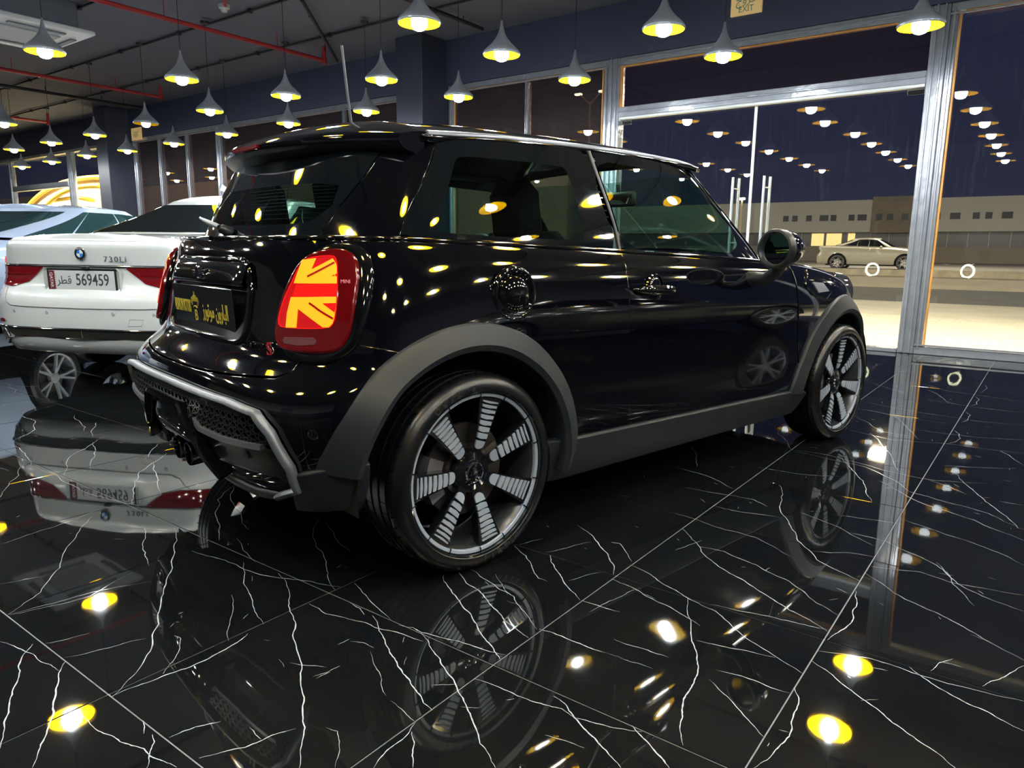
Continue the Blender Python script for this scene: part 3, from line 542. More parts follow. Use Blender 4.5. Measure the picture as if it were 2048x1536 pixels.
# exit signs
def exit_sign(x, z, label, w=.34):
    s_ = MB().box((x, YW - .11, z), (w, .025, w * .60), bev=.005).build('exit_sign', mat('exit_amber', (.75, .55, .22), .5, noise=.05, emis=(.9, .6, .25), estr=.22)); tag(s_, label, 'sign')
    gm = mat('exit_green', (.12, .30, .24), .5)
    text('sign_lettering', 'EXIT', .085, gm, T(x, YW - .1235, z - .045) @ RX(PI / 2), s_, extrude=.0005, sx=.95)
    text('sign_lettering', 'ﺧﺮﻭﺝ'[::-1], .11, gm, T(x, YW - .1235, z + .045) @ RX(PI / 2), s_, extrude=.0005)
exit_sign(-3.0, 3.605, 'amber exit sign with green Arabic and English words above the glass doors')
exit_sign(-16.2, 3.36, 'small distant amber exit sign above the left windows', .42)
# ---- ceiling fittings
def pipe(name, pts, r, m, label, cat, extra=None):
    b = MB(); b.tube(pts, r, 10); 
    if extra: extra(b)
    return tag(b.build(name, m, angle=50), label, cat)
redp = mat('red_pipe_paint', (.42, .025, .03), .4, noise=.15)
blackp = mat('black_pipe_paint', (.014, .014, .018), .45, noise=.1)
for x, l in ((-9.0, 'long red sprinkler pipe ending above the aerial of the black car'), (-13.65, 'red sprinkler pipe ending above the left pillar'), (-18.55, 'distant red sprinkler pipe at the far left')):
    def hang(b, x=x):
        for y in (-1.5, 1.2, 3.2, 5.0, 6.6): b.tube([(x, y, 3.7), (x, y, CH - .002)], .005, 5); b.tube([(x - .034, y, 3.70), (x, y, 3.735), (x + .034, y, 3.70), (x, y, 3.665)], .004, 5, closed=True)
        b.tube([(x, 7.405, 3.655), (x, 7.405, 3.745)], .038, 10)
    pipe('sprinkler_pipe', [(x, -5, 3.7), (x, 7.36, 3.7), (x, 7.40, 3.72), (x, 7.41, CH - .002)], .028, redp, l, 'pipe', hang)
tracks = {}
for y, l in ((7.02, 'black ceiling conduit nearest the glass front'), (5.78, 'black ceiling conduit second from the glass front'), (4.5, 'black ceiling conduit at the top left corner')):
    o = MB(); o.tube([(-26, y, CH - .03), (5, y, CH - .03)], .016, 8)
    for x in np.arange(-25, 5, 1.66): o.box((x, y, CH - .03), (.06, .05, .045), bev=.004)
    tag(o.build('ceiling_conduit', blackp, angle=50), l or 'black ceiling conduit outside the picture above the viewer', 'conduit', 'ceiling conduits for the lamps')
pipe('cable_pipe', [(-7.35, 5.75, 3.80), (-9.30, 7.9, 3.84)], .022, blackp, 'grey pipe running diagonally to the end of the long red pipe', 'pipe', lambda b: [b.tube([(x, y, 3.8), (x, y, CH - .003)], .006, 5) for x, y in ((-7.8, 6.2), (-8.9, 7.34))])
pipe('cable_pipe', [(-15.5, -4, 3.78), (-15.45, 8.1, 3.78)], .03, blackp, 'black pipe along the ceiling behind the first red pipe', 'pipe', lambda b: [b.tube([(-15.5, y, 3.78), (-15.5, y, CH - .003)], .008, 5) for y in (5.2, 6.2, 7.2)])
pipe('cable_pipe', [(-6.45, -4, 3.82), (-6.37, 7.85, 3.82)], .025, blackp, 'black pipe along the ceiling right of the aerial', 'pipe', lambda b: [b.tube([(-6.4, y, 3.82), (-6.4, y, CH - .003)], .006, 5) for y in (5.2, 6.4, 7.5)])
# ceiling cassette
ac = empty('air_conditioner', (-10.15, 3.85, 3.44)); tag(ac, 'white ceiling cassette air conditioner at the top left corner', 'air conditioner')
o = MB().box((0, 0, .22), (1.05, .86, .30), bev=.01).build('casing', mat('galvanised', (.16, .17, .20), .4, metal=.5, noise=.1), ac)
o = MB().box((0, 0, .02), (1.35, 1.1, .05), bev=.012).build('face_panel', plain_white, ac)
MB().box((0, 0, -.012), (.62, .62, .02), bev=.004).build('intake_grille', mat('grille_grey', (.35, .35, .36), .5), ac)
for a in range(4): MB().box((0, .46, -.008), (.60, .07, .02), bev=.006, M=None).build('louvre', mat('louvre_grey', (.12, .12, .13), .5), ac, rot=(0, 0, a * PI / 2))
for sx in (-.4, .4):
    for sy in (-.35, .35): MB().tube([(sx, sy, .36), (sx, sy, .455)], .006, 6).build('hanger_rod', blackp, ac)
sd = empty('smoke_detector', (-8.55, 5.52, CH)); tag(sd, 'white smoke detector on a red conduit stub under the ceiling', 'detector')
MB().lathe([(0, -.085), (.030, -.085), (.045, -.05), (.065, -.04), (.07, 0)], 24).build('detector_head', plain_white, sd, angle=40)
MB().tube([(.06, -.02, -.02), (.25, -.16, -.03), (.42, -.22, -.0)], .022, 8).build('conduit_stub', redp, sd)
# ---- pendants
bulb_m = mat('bulb_light', (1, 1, 1), .4, emis=(.85, .945, 1.0), estr=BULB_E); bulb_dim = mat('bulb_dim', (1, 1, 1), .4, emis=(.9, .95, 1), estr=1.2)
def make_pendant():
    p = empty('pendant_lamp', (0, 0, 0))
    prof = [(.168, .0), (.1735, .010), (.172, .022), (.160, .040), (.128, .070), (.090, .105), (.058, .143), (.035, .185), (.020, .228), (.012, .268), (.009, .30)]
    MB().lathe(prof, 40).build('shade', shadem, p, smooth=True)
    MB().lathe([(r - .004, z - .001) for r, z in prof[:9]][::-1], 40).build('shade_lining', goldm, p, smooth=True)
    MB().lathe([(0, -.052), (.024, -.050), (.046, -.040), (.059, -.020), (.064, .0), (.064, .03), (.045, .055), (.025, .07), (.022, .10)], 20).build('bulb', bulb_m, p, smooth=True)
    MB().lathe([(.022, .10), (.024, .10), (.024, .17), (0, .17)], 16).build('lamp_holder', blackp, p, angle=40)
    MB().tube([(0, 0, .29), (0, 0, CH - 2.75 - .03)], .0035, 6).build('cord', cordm, p)
    MB().lathe([(.0, CH - 2.75 - .075), (.045, CH - 2.75 - .07), (.055, CH - 2.75 - .045), (.055, CH - 2.75 - .04), (0, CH - 2.75 - .04)], 20).build('canopy', blackp, p, angle=40)
    return p
def copy_thing(o, parent=None):
    c = o.copy(); COL.objects.link(c); c.parent = parent
    for ch in list(o.children): copy_thing(ch, c)
    return c
LAMPS = [(-1.085, 6.81, 'grey pendant lamp shining in front of the right door post'), (-2.776, 5.742, 'large grey pendant lamp hanging left of the exit sign'), (-2.683, 6.806, 'grey pendant lamp hanging against the transom light under the exit sign'),
 (-4.335, 5.622, 'grey pendant lamp hanging high against the navy wall right of the middle pillar'), (-4.302, 6.84, 'grey pendant lamp at the window head left of the glass doors'), (-5.89, 6.816, 'grey pendant lamp at the window edge just right of the middle pillar'),
 (-6.005, 5.698, 'grey pendant lamp in front of the left edge of the middle pillar'), (-7.503, 6.841, 'grey pendant lamp low behind the roof fin, right of the aerial'), (-7.567, 5.637, 'grey pendant lamp left of the aerial under the end of the long red pipe'),
 (-9.167, 6.851, 'grey pendant lamp half hidden behind the roof spoiler'), (-7.79, 4.474, 'grey pendant lamp below the smoke detector'), (-7.794, 3.145, 'largest pendant lamp at the top left, beside the air conditioner'),
 (-9.234, 5.666, 'bright grey pendant lamp between the smoke detector and the white sedan roof'), (-10.84, 6.922, 'grey pendant lamp directly above the white sedan roof aerial'), (-10.961, 5.691, 'grey pendant lamp with a dim bulb in front of the left pillar top'),
 (-12.627, 7.024, 'grey pendant lamp over the white sedan rear window'), (-14.31, 7.036, 'grey pendant lamp just right of the left pillar'), (-12.802, 5.791, 'bright grey pendant lamp in front of the left pillar'),
 (-15.816, 6.965, 'small pendant lamp at the window head just left of the left pillar'), (-14.396, 5.768, 'grey pendant lamp right of the distant exit sign'), (-16.072, 5.776, 'grey pendant lamp left of the distant exit sign'),
 (-17.616, 7.03, 'small distant pendant lamp below the far exit sign'), (-19.358, 7.082, 'farthest pendant lamp at the left window head'), (-12.795, 4.504, 'pendant lamp cut off by the left edge, above the silver-blue car')]
pp0 = make_pendant()
for i, (x, y, l) in enumerate(LAMPS):
    p = pp0 if i == 0 else copy_thing(pp0); p.location = (x, y, 2.75); tag(p, l, 'pendant lamp', 'grey pendant lamps with gold linings')
    if 'dim' in l:
        for ch in p.children:
            if ch.name.startswith('bulb'): ch.data = ch.data.copy(); ch.data.materials[0] = bulb_dim
off = [(x, y) for x in (-5.93, -4.3, -2.65, -1.02, .62, 2.25) for y in (4.5, 3.3, 2.1, .9, -.3) if not (x < -5.5 and y > 2.5)]
off += [(.62, 6.85), (.62, 5.7), (2.25, 6.85), (2.25, 5.7), (-1.03, 5.7), (-7.6, 1.9), (-9.3, 1.9), (-11, 3.2), (-9.3, -.3), (-11, .8), (-13, 2), (-15, 3.2), (-7.6, -.5), (-13, -1.5), (-17.7, 5.8), (-19.4, 5.8), (-21, 7), (-17, 3)]
for x, y in off:
    p = copy_thing(pp0); p.location = (x, y, 2.75); tag(p, 'grey pendant lamp outside the picture, seen only as a reflection', 'pendant lamp', 'pendant lamps seen only in reflections')
# ======================= the black three-door hatchback =======================
# car space: x forward from the rear axle, y to the left, z up
mini = empty('compact_car', (-2.16039, 1.80777, 0), 1.37341)
tag(mini, 'glossy black three-door compact hatchback with lit flag-patterned tail lamp, in front', 'car')
def side_region(S, pts, step=.03): return S.side(densify(pts, step))
def arch(cx, rad, a0, a1, n, cz=.311):
    return [(cx + rad(a) * math.cos(a), cz + rad(a) * math.sin(a)) for a in np.linspace(a0, a1, n)]
D = math.radians
def rO_r(a): return ip(math.degrees(a), [-30, 0, 45, 90, 135, 160, 180, 210], [.455, .450, .447, .462, .476, .486, .490, .50])
def rO_f(a): return ip(math.degrees(a), [-30, 0, 45, 90, 130, 160, 180, 200], [.42, .42, .44, .466, .472, .492, .535, .57])
# ---- lower body panels
FU = {k: np.array(v) for k, v in FEAT.items()}
def both(fn, *a, **k):
    fn(*a, **k); fn(*a, mirror=True, **k)
ar = arch(0, lambda a: rO_r(a) - .03, D(8), D(150), 26)
quarter = [(-.242, .700)] + [(x, z) for x, z in ar[::-1] if x > -.242 or False][0:] 
ar_q = [p for p in ar[::-1] if p[0] > -.235]
q_low = [(.757, .318), (.745, .37), (.722, .44), (.702, .60), (.693, .70), (.693, .81), (.70, .90), (.722, .985), (.728, .992)]
qside = LB.side(densify(ar_q + [(.42, .335)] + q_low, .03, closed=False))
top_q = np.array([(u, .985) for u in np.linspace(LB.side([(.728, .985)])[0][0], LB.side([(-.30, 1.0)])[0][0], 20)])
tg = FU['tgate']; u_tg = tg[1][0]
qrear = np.array([(u_tg - .012, .985), (u_tg - .004, .95), tg[1], (u_tg + .002, .88), (u_tg + .01, .8), (u_tg + .02, .72), *FU['bseam'][0:1]])
bs = np.array(FU['bseam'])
qpoly = np.vstack([qside, top_q[1:], qrear, bs[1:]])
both(panel, 'quarter_panel', LB, qpoly, paint, mini, depth=.03)
# door
dfront = [(2.085, .318), (2.03, .40), (1.985, .52), (1.955, .62), (1.938, .70), (1.93, .80), (1.93, .88), (1.94, .948)]
dside = LB.side(densify([(.757, .318)] + dfront, .03, closed=False)); dback = LB.side(densify(q_low[1:], .03, closed=False))[::-1]
dtop = np.array([(u, .985) for u in np.linspace(dside[-1][0], dback[0][0], 24)])
both(panel, 'door', LB, np.vstack([dside, dtop[1:-1], dback]), paint, mini, depth=.03)
# front wing with the wheel opening, and nose
af = arch(2.495, lambda a: rO_f(a) - .03, D(-8), D(158), 26)
wing = [p for p in af if True]
w1 = LB.side(densify([(2.06, .39)] + wing[::-1], .03, closed=False))
u_end = w1[-1][0]
nose_u = np.linspace(u_end, .999, 14)
v_nb = w1[-1][1]
w2 = np.array([(u, v_nb - .02 - .18 * i / 13) for i, u in enumerate(nose_u)])
w3 = np.array([(.999, .985)]); w4 = np.array([(u, .999) for u in np.linspace(.999, LB.side([(1.955, .94)])[0][0], 30)])
w5 = LB.side(densify([(1.952, .945), (1.942, .88), (1.942, .80), (1.95, .70), (1.967, .62), (1.997, .52), (2.042, .40)], .03, closed=False))
both(panel, 'front_wing', LB, np.vstack([w1, w2, w3, w4, w5]), paint, mini, depth=.03)
# tailgate
u0g = .0005
tl = tg[2:]
tb = np.vstack([[(u_tg - .014, .985), (u_tg - .006, .95)], tg[1:2], [(u_tg + .0, .88)], [(u_tg - .002, .75)], tl])
vb = tl[-1][1]
tpoly = np.vstack([tb, [(u0g, vb - .003)], [(u0g, .985)]])
rec = [(-.345, .718), (-.345, .93), (-.30, .945)]
panel('tailgate', LB, densify(tpoly, .012), paint, mini, depth=.03, sym=True)
# rear bumper skin: below the tailgate and tail lamps, down to the lower trim
bl = LB.rear(densify([(-.0, .53), (-.45, .53), (-.60, .515), (-.655, .46), (-.685, .37), (-.70, .31)], .02, closed=False))
bl2 = LB.side(densify([(-.415, .31), (-.43, .36)] + [p for p in arch(0, lambda a: rO_r(a) - .03, D(172), D(118), 12) if p[0] < -.235], .02, closed=False))
bp_ = np.vstack([bl, bl2, bs[::-1], [(u_tg + .03, .60)], [(tl[0][0] + .004, tl[0][1])], tl[1:] - np.array([0, .012]), [(u0g, vb - .012)]])
panel('rear_bumper', LB, densify(bp_, .012), paint, mini, depth=.04, sym=True)
# sill and lower cladding
for mir in (False, True):
    S_ = LB.side(densify([(.36, .205), (.42, .20), (2.08, .175), (2.13, .30), (2.07, .318), (.42, .345), (.31, .355)], .03))
    panel('sill_cladding', LB, S_, clad, mini, inset=0, off=.014, depth=.03, mirror=mir, round_=.006)
    S_ = LB.side(densify([(-.36, .26), (-.36, .40), (-.47, .40), (-.47, .26)], .03))
    c1 = LB.rear(densify([(-.62, .262), (-.70, .268)], .02, closed=False)); c2 = LB.side(densify([(-.44, .27), (-.362, .275), (-.362, .402), (-.44, .398)], .02, closed=False)); c3 = LB.rear([(-.72, .385), (-.685, .375), (-.66, .36), (-.64, .30)])
    panel('bumper_corner', LB, np.vstack([c1, c2, c3]), clad, mini, inset=0, off=.014, depth=.05, mirror=mir, round_=.008, du=.01)
# ---- wheel-arch cladding: flared band lofted from the body skin outwards to the lip
def arch_trim(cx, rO, rI, a0, a1, lip_y, mir):
    n = 56; V = []; prof = []
    A = np.linspace(a0, a1, n)
    outer = np.array([(cx + rO(a) * math.cos(a), .311 + rO(a) * math.sin(a)) for a in A]); uv = LB.side(outer); P = LB(uv[:, 0], uv[:, 1]); N = LB.normal(uv[:, 0], uv[:, 1])
    inn = np.array([(cx + rI(a) * math.cos(a), .311 + rI(a) * math.sin(a)) for a in A])
    for i, a in enumerate(A):
        po = P[i]; li = inn[i]
        sy = min(po[1] - .016, lip_y) if abs(lip_y - po[1]) < .2 else po[1] - .016
        sy = lip_y * .65 + (po[1] - .02) * .35
        x0, z0 = po[0], po[2]; x1, z1 = li
        V += [(x0, po[1] + .012, z0), (x0, po[1] - .004, z0), (x0 + (x1 - x0) * .05, po[1] - .013, z0 + (z1 - z0) * .05), (x0 + (x1 - x0) * .35, po[1] * .4 + sy * .6 - .006, z0 + (z1 - z0) * .35),
              (x0 + (x1 - x0) * .74, sy - .006, z0 + (z1 - z0) * .74), (x0 + (x1 - x0) * .80, sy - .003, z0 + (z1 - z0) * .80), (x0 + (x1 - x0) * .96, sy + .004, z0 + (z1 - z0) * .96), (x1, sy + .012, z1), (x1, sy + .05, z1), (x1 + (x1 - x0) * .1, sy + .10, z1)]
    k = 10; F = [(i * k + j, (i + 1) * k + j, (i + 1) * k + j + 1, i * k + j + 1) for i in range(n - 1) for j in range(k - 1)]
    V = np.array(V)
    if mir: V = V * [1, -1, 1]
    else: F = [f[::-1] for f in F]
    b = MB().add(V, F); return b.build('wheel_arch', clad, mini, angle=30)
def rI_r(a): return ip(math.degrees(a), [-30, 0, 60, 90, 135, 180, 210], [.368, .366, .366, .378, .392, .392, .392])
def rI_f(a): return ip(math.degrees(a), [-30, 0, 45, 90, 130, 160, 180, 200], [.355, .355, .355, .368, .378, .405, .445, .47])
for mir in (False, True):
    arch_trim(0, rO_r, rI_r, D(-10), D(171), -.862, mir)
    arch_trim(2.495, rO_f, rI_f, D(-12), D(180), -.858, mir)
# dark wheel wells
for cx in (0, 2.495):
    for s_ in (-1, 1):
        b = MB(); b.lathe([(.40, 0), (.40, .30), (.05, .30)], 24, T(cx, s_ * .80, .311) @ RX(s_ * PI / 2) @ RZ(0), a0=D(-8) if s_ > 0 else D(172), a1=D(188) if s_ > 0 else D(368))
        b.build('wheel_well', liner, mini)
MB().box((1.25, 0, .225), (3.1, 1.3, .05), bev=.01).build('underbody', liner, mini)
MB().box((-.40, 0, .33), (.22, 1.1, .10), bev=.03).build('rear_underbody', liner, mini)
# ---- tail lamps
def lamp(mir):
    out = smooth_poly(FU['lamp_out'], 1); lens = smooth_poly(FU['lamp_lens'], 2)
    base = panel('tail_lamp', LB, lens, redlens, mini, inset=0, off=.032, depth=.04, du=.004, dv=.01, mirror=mir, round_=.006)
    n = 96
    def resample(P, n):
        P = np.vstack([P, P[:1]]); L_ = np.concatenate([[0], np.cumsum(np.linalg.norm(np.diff(P, axis=0), axis=1))]); t = np.linspace(0, L_[-1], n, endpoint=False)
        return np.stack([np.interp(t, L_, P[:, i]) for i in (0, 1)], 1)
    A = resample(out, n); c = lens.mean(0)
    def align(B_, A_):
        B3 = np.array(B_); ang = lambda Q: np.arctan2(Q[:, 1] - c[1], (Q[:, 0] - c[0]) * 4)
        th = np.linspace(-PI, PI, n, endpoint=False)
        o = np.argsort(ang(Q := B3)); a_ = ang(Q)[o]; return np.stack([np.interp(th, a_, Q[o][:, i], period=2 * PI) for i in (0, 1)], 1)
    A = align(out, None); B = align(lens, None); V = []
    for t, h in ((1.0, -.004), (1.0, .006), (.86, .012), (.5, .017), (.2, .019), (0.04, .017), (-.01, .008)):
        Q = B + (A - B) * t; P = LB(Q[:, 0], Q[:, 1]) + LB.normal(Q[:, 0], Q[:, 1]) * h; V.append(P)
    V = np.vstack(V); F = [(j * n + i, j * n + (i + 1) % n, (j + 1) * n + (i + 1) % n, (j + 1) * n + i) for j in range(6) for i in range(n)]
    if mir: V = V * [1, -1, 1]; F = [f[::-1] for f in F]
    F = [f for f in F]
    MB().add(V, F).build('lamp_ring', piano, base, angle=60)
    panel('lit_band', LB, FU['midbar'], redglow, base, inset=0, off=.0342, depth=.003, du=.004, dv=.01, mirror=mir, round_=.0004)
    panel('lit_segment', LB, FU['flagU'], orange, base, inset=0, off=.0360, depth=.004, du=.004, dv=.01, mirror=mir, round_=.0004)
    panel('lit_segment', LB, FU['flagL'], orange, base, inset=0, off=.0360, depth=.004, du=.004, dv=.01, mirror=mir, round_=.0004)
    dk_ = mat('lamp_stripe_red', (.12, .0, .0), .3, emis=(1, .0, .0), estr=.16)
    for k_ in ('slitU', 'slitL'):
        rail('flag_stripe', LB, densify(FU[k_], .004, closed=False), [(-.0028, 0), (-.0028, .0012), (.0028, .0012), (.0028, 0)], dk_, base, off=.0372, mirror=mir)
    panel('lit_band', LB, FU['triL'], redglow, base, inset=0, off=.0365, depth=.001, du=.004, dv=.01, mirror=mir, round_=.0003)
    panel('lamp_reflector', LB, smooth_poly(FU['inner'], 1), mat('lamp_reflector_red', (.35, .002, .004), .2, coat=1, emis=(1, .01, .01), estr=.30), base, inset=0, off=.0330, depth=.002, du=.004, dv=.01, mirror=mir, round_=.0004)
    rail('light_guide', LB, smooth_poly(FU['inner'], 1), [(-.0012, 0), (-.0012, .0014), (.0012, .0014), (.0012, 0)], redglow, base, closed=True, off=.0335, mirror=mir)
    panel('reversing_lamp', LB, FU['reverse'], mat('smoked_lens', (.16, .05, .05), .15, coat=1), base, inset=0, off=.0335, depth=.002, du=.006, dv=.02, mirror=mir, round_=.0006)
    return base
tag(lamp(False), 'lit red tail lamp with an orange half Union Jack pattern'); lamp(True)
# small raised name on the lamp
q = FU['lname'][0]; pp = LB([q[0]], [q[1]])[0]; nn = LB.normal(q[0:1], q[1:2])[0]
text('lamp_lettering', 'MINI', .014, mat('lamp_name_pink', (.8, .3, .3), .3, emis=(1, .2, .2), estr=.3), frame_at(pp + nn * .0345, np.cross([0, 0, 1], nn), (0, 0, 1)), mini, extrude=.0004)
# ---- number plate recess, handle bar, plate
xr_ = lambda y, z: LB(*LB.rear([(y, z)])[0])[0]
_ry = np.linspace(-.78, 0, 53); _rz = np.linspace(.215, 1.03, 83)
_g = LB.rear([(y, z) for y in _ry for z in _rz]); _gp = LB(_g[:, 0], _g[:, 1]).reshape(53, 83, 3); _gn = LB.normal(_g[:, 0], _g[:, 1]).reshape(53, 83, 3)
def rear_pt(y, z, off=0):
    """point and normal of the tail at (y, z), interpolated from a dense table"""
    fy = min(max((-abs(y) + .78) / .78 * 52, 0), 51.999); fz = min(max((z - .215) / .815 * 82, 0), 81.999); i, j = int(fy), int(fz); a, b = fy - i, fz - j
    w = ((1 - a) * (1 - b), a * (1 - b), (1 - a) * b, a * b); ix = ((i, j), (i + 1, j), (i, j + 1), (i + 1, j + 1))
    p = sum(w_ * _gp[k] for w_, k in zip(w, ix)); n = sum(w_ * _gn[k] for w_, k in zip(w, ix)); n = n / np.linalg.norm(n); p = p + n * off
    if y > 0: p = p * [1, -1, 1]; n = n * [1, -1, 1]
    return p, n
rim_pts = rounded([(-.335, .700), (-.325, .862), (-.29, .945), (.29, .945), (.325, .862), (.335, .700)], [.05, .02, .05, .05, .02, .05], 5)
def rear_loop(pts, prof, name, m, parent=mini, off=0.0, closed=True):
    P = densify(pts, .02, closed); V = []; k = len(prof); n = len(P)
    C = []; N = []
    for y, z in P:
        p, nn_ = rear_pt(y, z, off); C.append(p); N.append(nn_)
    C = np.array(C); N = np.array(N); Tt = (np.roll(C, -1, 0) - np.roll(C, 1, 0)) if closed else np.gradient(C, axis=0); Tt /= np.linalg.norm(Tt, axis=1)[:, None]; B = np.cross(N, Tt)
    for i in range(n):
        for a, h in prof: V.append(C[i] + B[i] * a + N[i] * h)
    F = [(i * k + j, i * k + (j + 1) % k, ((i + 1) % n) * k + (j + 1) % k, ((i + 1) % n) * k + j) for i in range(n if closed else n - 1) for j in range(k)]
    if not closed: F += [tuple(range(k)), tuple(range((n - 1) * k, n * k))[::-1]]
    return MB().add(V, F).build(name, m, parent, angle=50)
rear_loop(rim_pts, halfround(.020, .012, 6), 'plate_surround', piano)
V = []; F = []
for y in np.linspace(-.33, .33, 13):
    for z in np.linspace(.705, .868, 4): p, n = rear_pt(y, z, .0035); V.append(p)
F = [(i * 4 + j, i * 4 + j + 1, (i + 1) * 4 + j + 1, (i + 1) * 4 + j) for i in range(12) for j in range(3)]
mesh('plate_recess', V, F, mat('recess_black', (.002, .002, .002), .15, coat=.5), mini, smooth=True)
# handle bar with a lip that overhangs the plate
V = []; k = 7
ys = np.linspace(-.315, .315, 27)
for y in ys:
    e = max(0, (abs(y) - .28) / .045); e = min(1, e) ** 2
    for z, h in ((.945 - .01 * e, .001), (.935 - .01 * e, .014), (.905, .026 - .010 * e), (.885, .034 - .014 * e), (.872, .037 - .016 * e), (.862, .030 - .012 * e), (.860, .002)):
        p, n = rear_pt(y, z, h); V.append(p)
F = [(i * k + j, i * k + j + 1, (i + 1) * k + j + 1, (i + 1) * k + j) for i in range(26) for j in range(k - 1)]
hb = MB().add(V, F).build('tailgate_handle', piano, mini, angle=70)
# winged emblem on the handle
p, n = rear_pt(0, .908, .036); Me = frame_at(p, (0, -1, 0), (0, 0, 1))
b = MB(); b.lathe([(.0, .006), (.018, .006), (.022, .003), (.022, 0)], 24, Me)
for s_ in (-1, 1):
    for j in range(4): b.prism([(s_ * .02, .012 - j * .008), (s_ * (.060 - j * .010), .014 - j * .008), (s_ * (.057 - j * .010), .009 - j * .008), (s_ * .02, .007 - j * .008)], .006, Me)
b.build('emblem', chrome, mini, angle=30)
# the dealer's plate
px_ = rear_pt(0, .785, .014)[0][0]
Mp = T(-.503, 0, .785) @ frame_at((0, 0, 0), (0, -1, 0), (-.06, 0, 1))
pl = MB().box((0, 0, 0), (.540, .146, .004), bev=.001).build('number_plate', mat('plate_black', (.02, .02, .02), .13, coat=1, noise=.2, nscale=8), mini); pl.matrix_local = Mp
gold = mat('gold_print', (.75, .55, .04), .4, noise=.05, emis=None)
text('lettering', 'ALBARON MOTORS', .060, gold, T(-.184, -.002, .0022), pl, extrude=.0004, sx=.30, bold=.0008)
text('lettering', 'B', .052, gold, T(-.058, -.029, .0022), pl, extrude=.0004, sx=1.0, bold=.0004)
text('lettering', 'ﺍﻟﺒﺎﺭﻭﻥ ﻣﻮﺗﻮﺭﺯ'[::-1], .066, gold, T(.118, -.006, .0022), pl, extrude=.0004, sx=.62, bold=.0010)
b = MB()
for a, c2, h in ((-.036, -.020, .018), (-.020, -.004, .026), (-.004, .012, .026), (.012, .028, .018)): b.tube([(-.054 + a + (c2 - a) * t, .018 + .8 * h * math.sin(PI * t) * (1 if t < .95 else .4), .003) for t in np.linspace(0, 1, 7)], .0014, 4)
b.tube([(-.058, .018, .003), (-.058, .052, .003)], .0012, 4)
for x, y in ((-.090, .020), (-.026, .020)): b.tube([(x, y, .003), (x + (.006 if x < -.05 else -.006), y - .014, .003)], .0014, 4)
b.build('crown', gold, pl)
MB().tube([(-.058 + .018 * math.cos(t), -.006 + .010 * math.sin(t), .003) for t in np.linspace(.35, PI - .35, 8)], .0020, 4).build('crown_arc', gold, pl)
# badges
redb = mat('badge_red', (.55, .02, .03), .25, coat=1)
def on_rear(y, z, off, roll=0):
    p, n = rear_pt(y, z, off); y_ax = Vector((0, 0, 1)); x_ax = y_ax.cross(Vector(n)); return frame_at(p, x_ax, (0, 0, 1)) @ RZ(roll)
s = 'COOPER'
for i, ch in enumerate(s):
    M_ = on_rear(-.340 - i * .0205, .6985, .0012); text('badge_letter', ch, .032, chrome if False else mat('black_chrome', (.08, .08, .085), .12, metal=1), M_, mini, extrude=.002, sx=.95, bold=.0006)
text('badge_letter', 'S', .058, chrome, on_rear(-.481, .694, .0012), mini, extrude=.003, sx=1.0, bold=.0022)
text('badge_letter', 'S', .057, redb, on_rear(-.481, .694, .005), mini, extrude=.001, sx=1.0, bold=.0002)
# ---- lower rear: silver frame, honeycomb, black apron, centre section, exhausts
fr = [(0, .552), (.45, .552), (.585, .540), (.635, .495), (.672, .400), (.668, .335), (.60, .302), (.45, .288), (.28, .292), (.22, .345), (.0, .352)]
fr_full = [(-y, z) for y, z in fr] + [(y, z) for y, z in fr[-2:0:-1]]
# matt backing of the whole lower section
fp = LB.rear(densify([(-y, z) for y, z in fr], .02, closed=False)); fp = np.vstack([fp, [(0.0005, fp[-1][1]), (0.0005, fp[0][1])]])
panel('lower_apron', LB, fp, darkpl, mini, inset=0, off=.006, depth=.02, sym=True)
top_fr = [(-y, z) for y, z in fr[:7]][::-1] + [(y, z) for y, z in fr[1:7]]
rear_loop([(-.585, .300), (-.668, .335), (-.672, .400), (-.635, .495), (-.585, .540), (-.45, .552), (0, .556), (.45, .552), (.585, .540), (.635, .495), (.672, .400), (.668, .335), (.585, .300)], [(-.010, 0), (-.011, .016), (-.006, .024), (.006, .026), (.011, .018), (.011, 0)], 'bumper_frame', mat('satin_grey_trim', (.17, .175, .18), .34, metal=.35, noise=.05), off=.004, closed=False)
for s_ in (-1, 1): rear_loop([(s_ * .20, .345), (s_ * .26, .305), (s_ * .36, .292), (s_ * .48, .290), (s_ * .60, .304)], [(-.014, 0), (-.015, .014), (-.008, .020), (.008, .020), (.015, .014), (.015, 0)], 'lower_lip', clad, off=.004, closed=False)
# honeycomb inserts: real cell walls over a black back plate
def honey(y0, y1, ztop, zbot, nm='honeycomb_grille'):
    b = MB(); w = .036; h = .020; r = 0
    z = .535
    while z > .40:
        y = -.62 + (w / 2 if r % 2 else 0)
        while y < .62:
            if zbot(y) < z - h / 2 and z + h / 2 < ztop(y):
                c = []
                for sy, sz in ((-w / 2, 0), (-w / 4, h / 2), (w / 4, h / 2), (w / 2, 0), (w / 4, -h / 2), (-w / 4, -h / 2)):
                    c.append((y + sy, z + sz))
                O_ = [rear_pt(a, q, .016)[0] for a, q in c]; ci = [(y + (a - y) * .72, z + (q - z) * .72) for a, q in c]
                I_ = [rear_pt(a, q, .016)[0] for a, q in ci]; B_ = [rear_pt(a, q - .002, .004)[0] for a, q in ci]
                k = 6; V = O_ + I_ + B_
                b.add(V, [(i, (i + 1) % k, k + (i + 1) % k, k + i) for i in range(k)] + [(k + i, k + (i + 1) % k, 2 * k + (i + 1) % k, 2 * k + i) for i in range(k)])
            y += w * 1.0
        z -= h * .5 + .0005 if False else h * 1.02; r += 1
    return tag(b.build(nm, mat('honeycomb_black', (.018, .019, .021), .35), mini), kind='stuff')
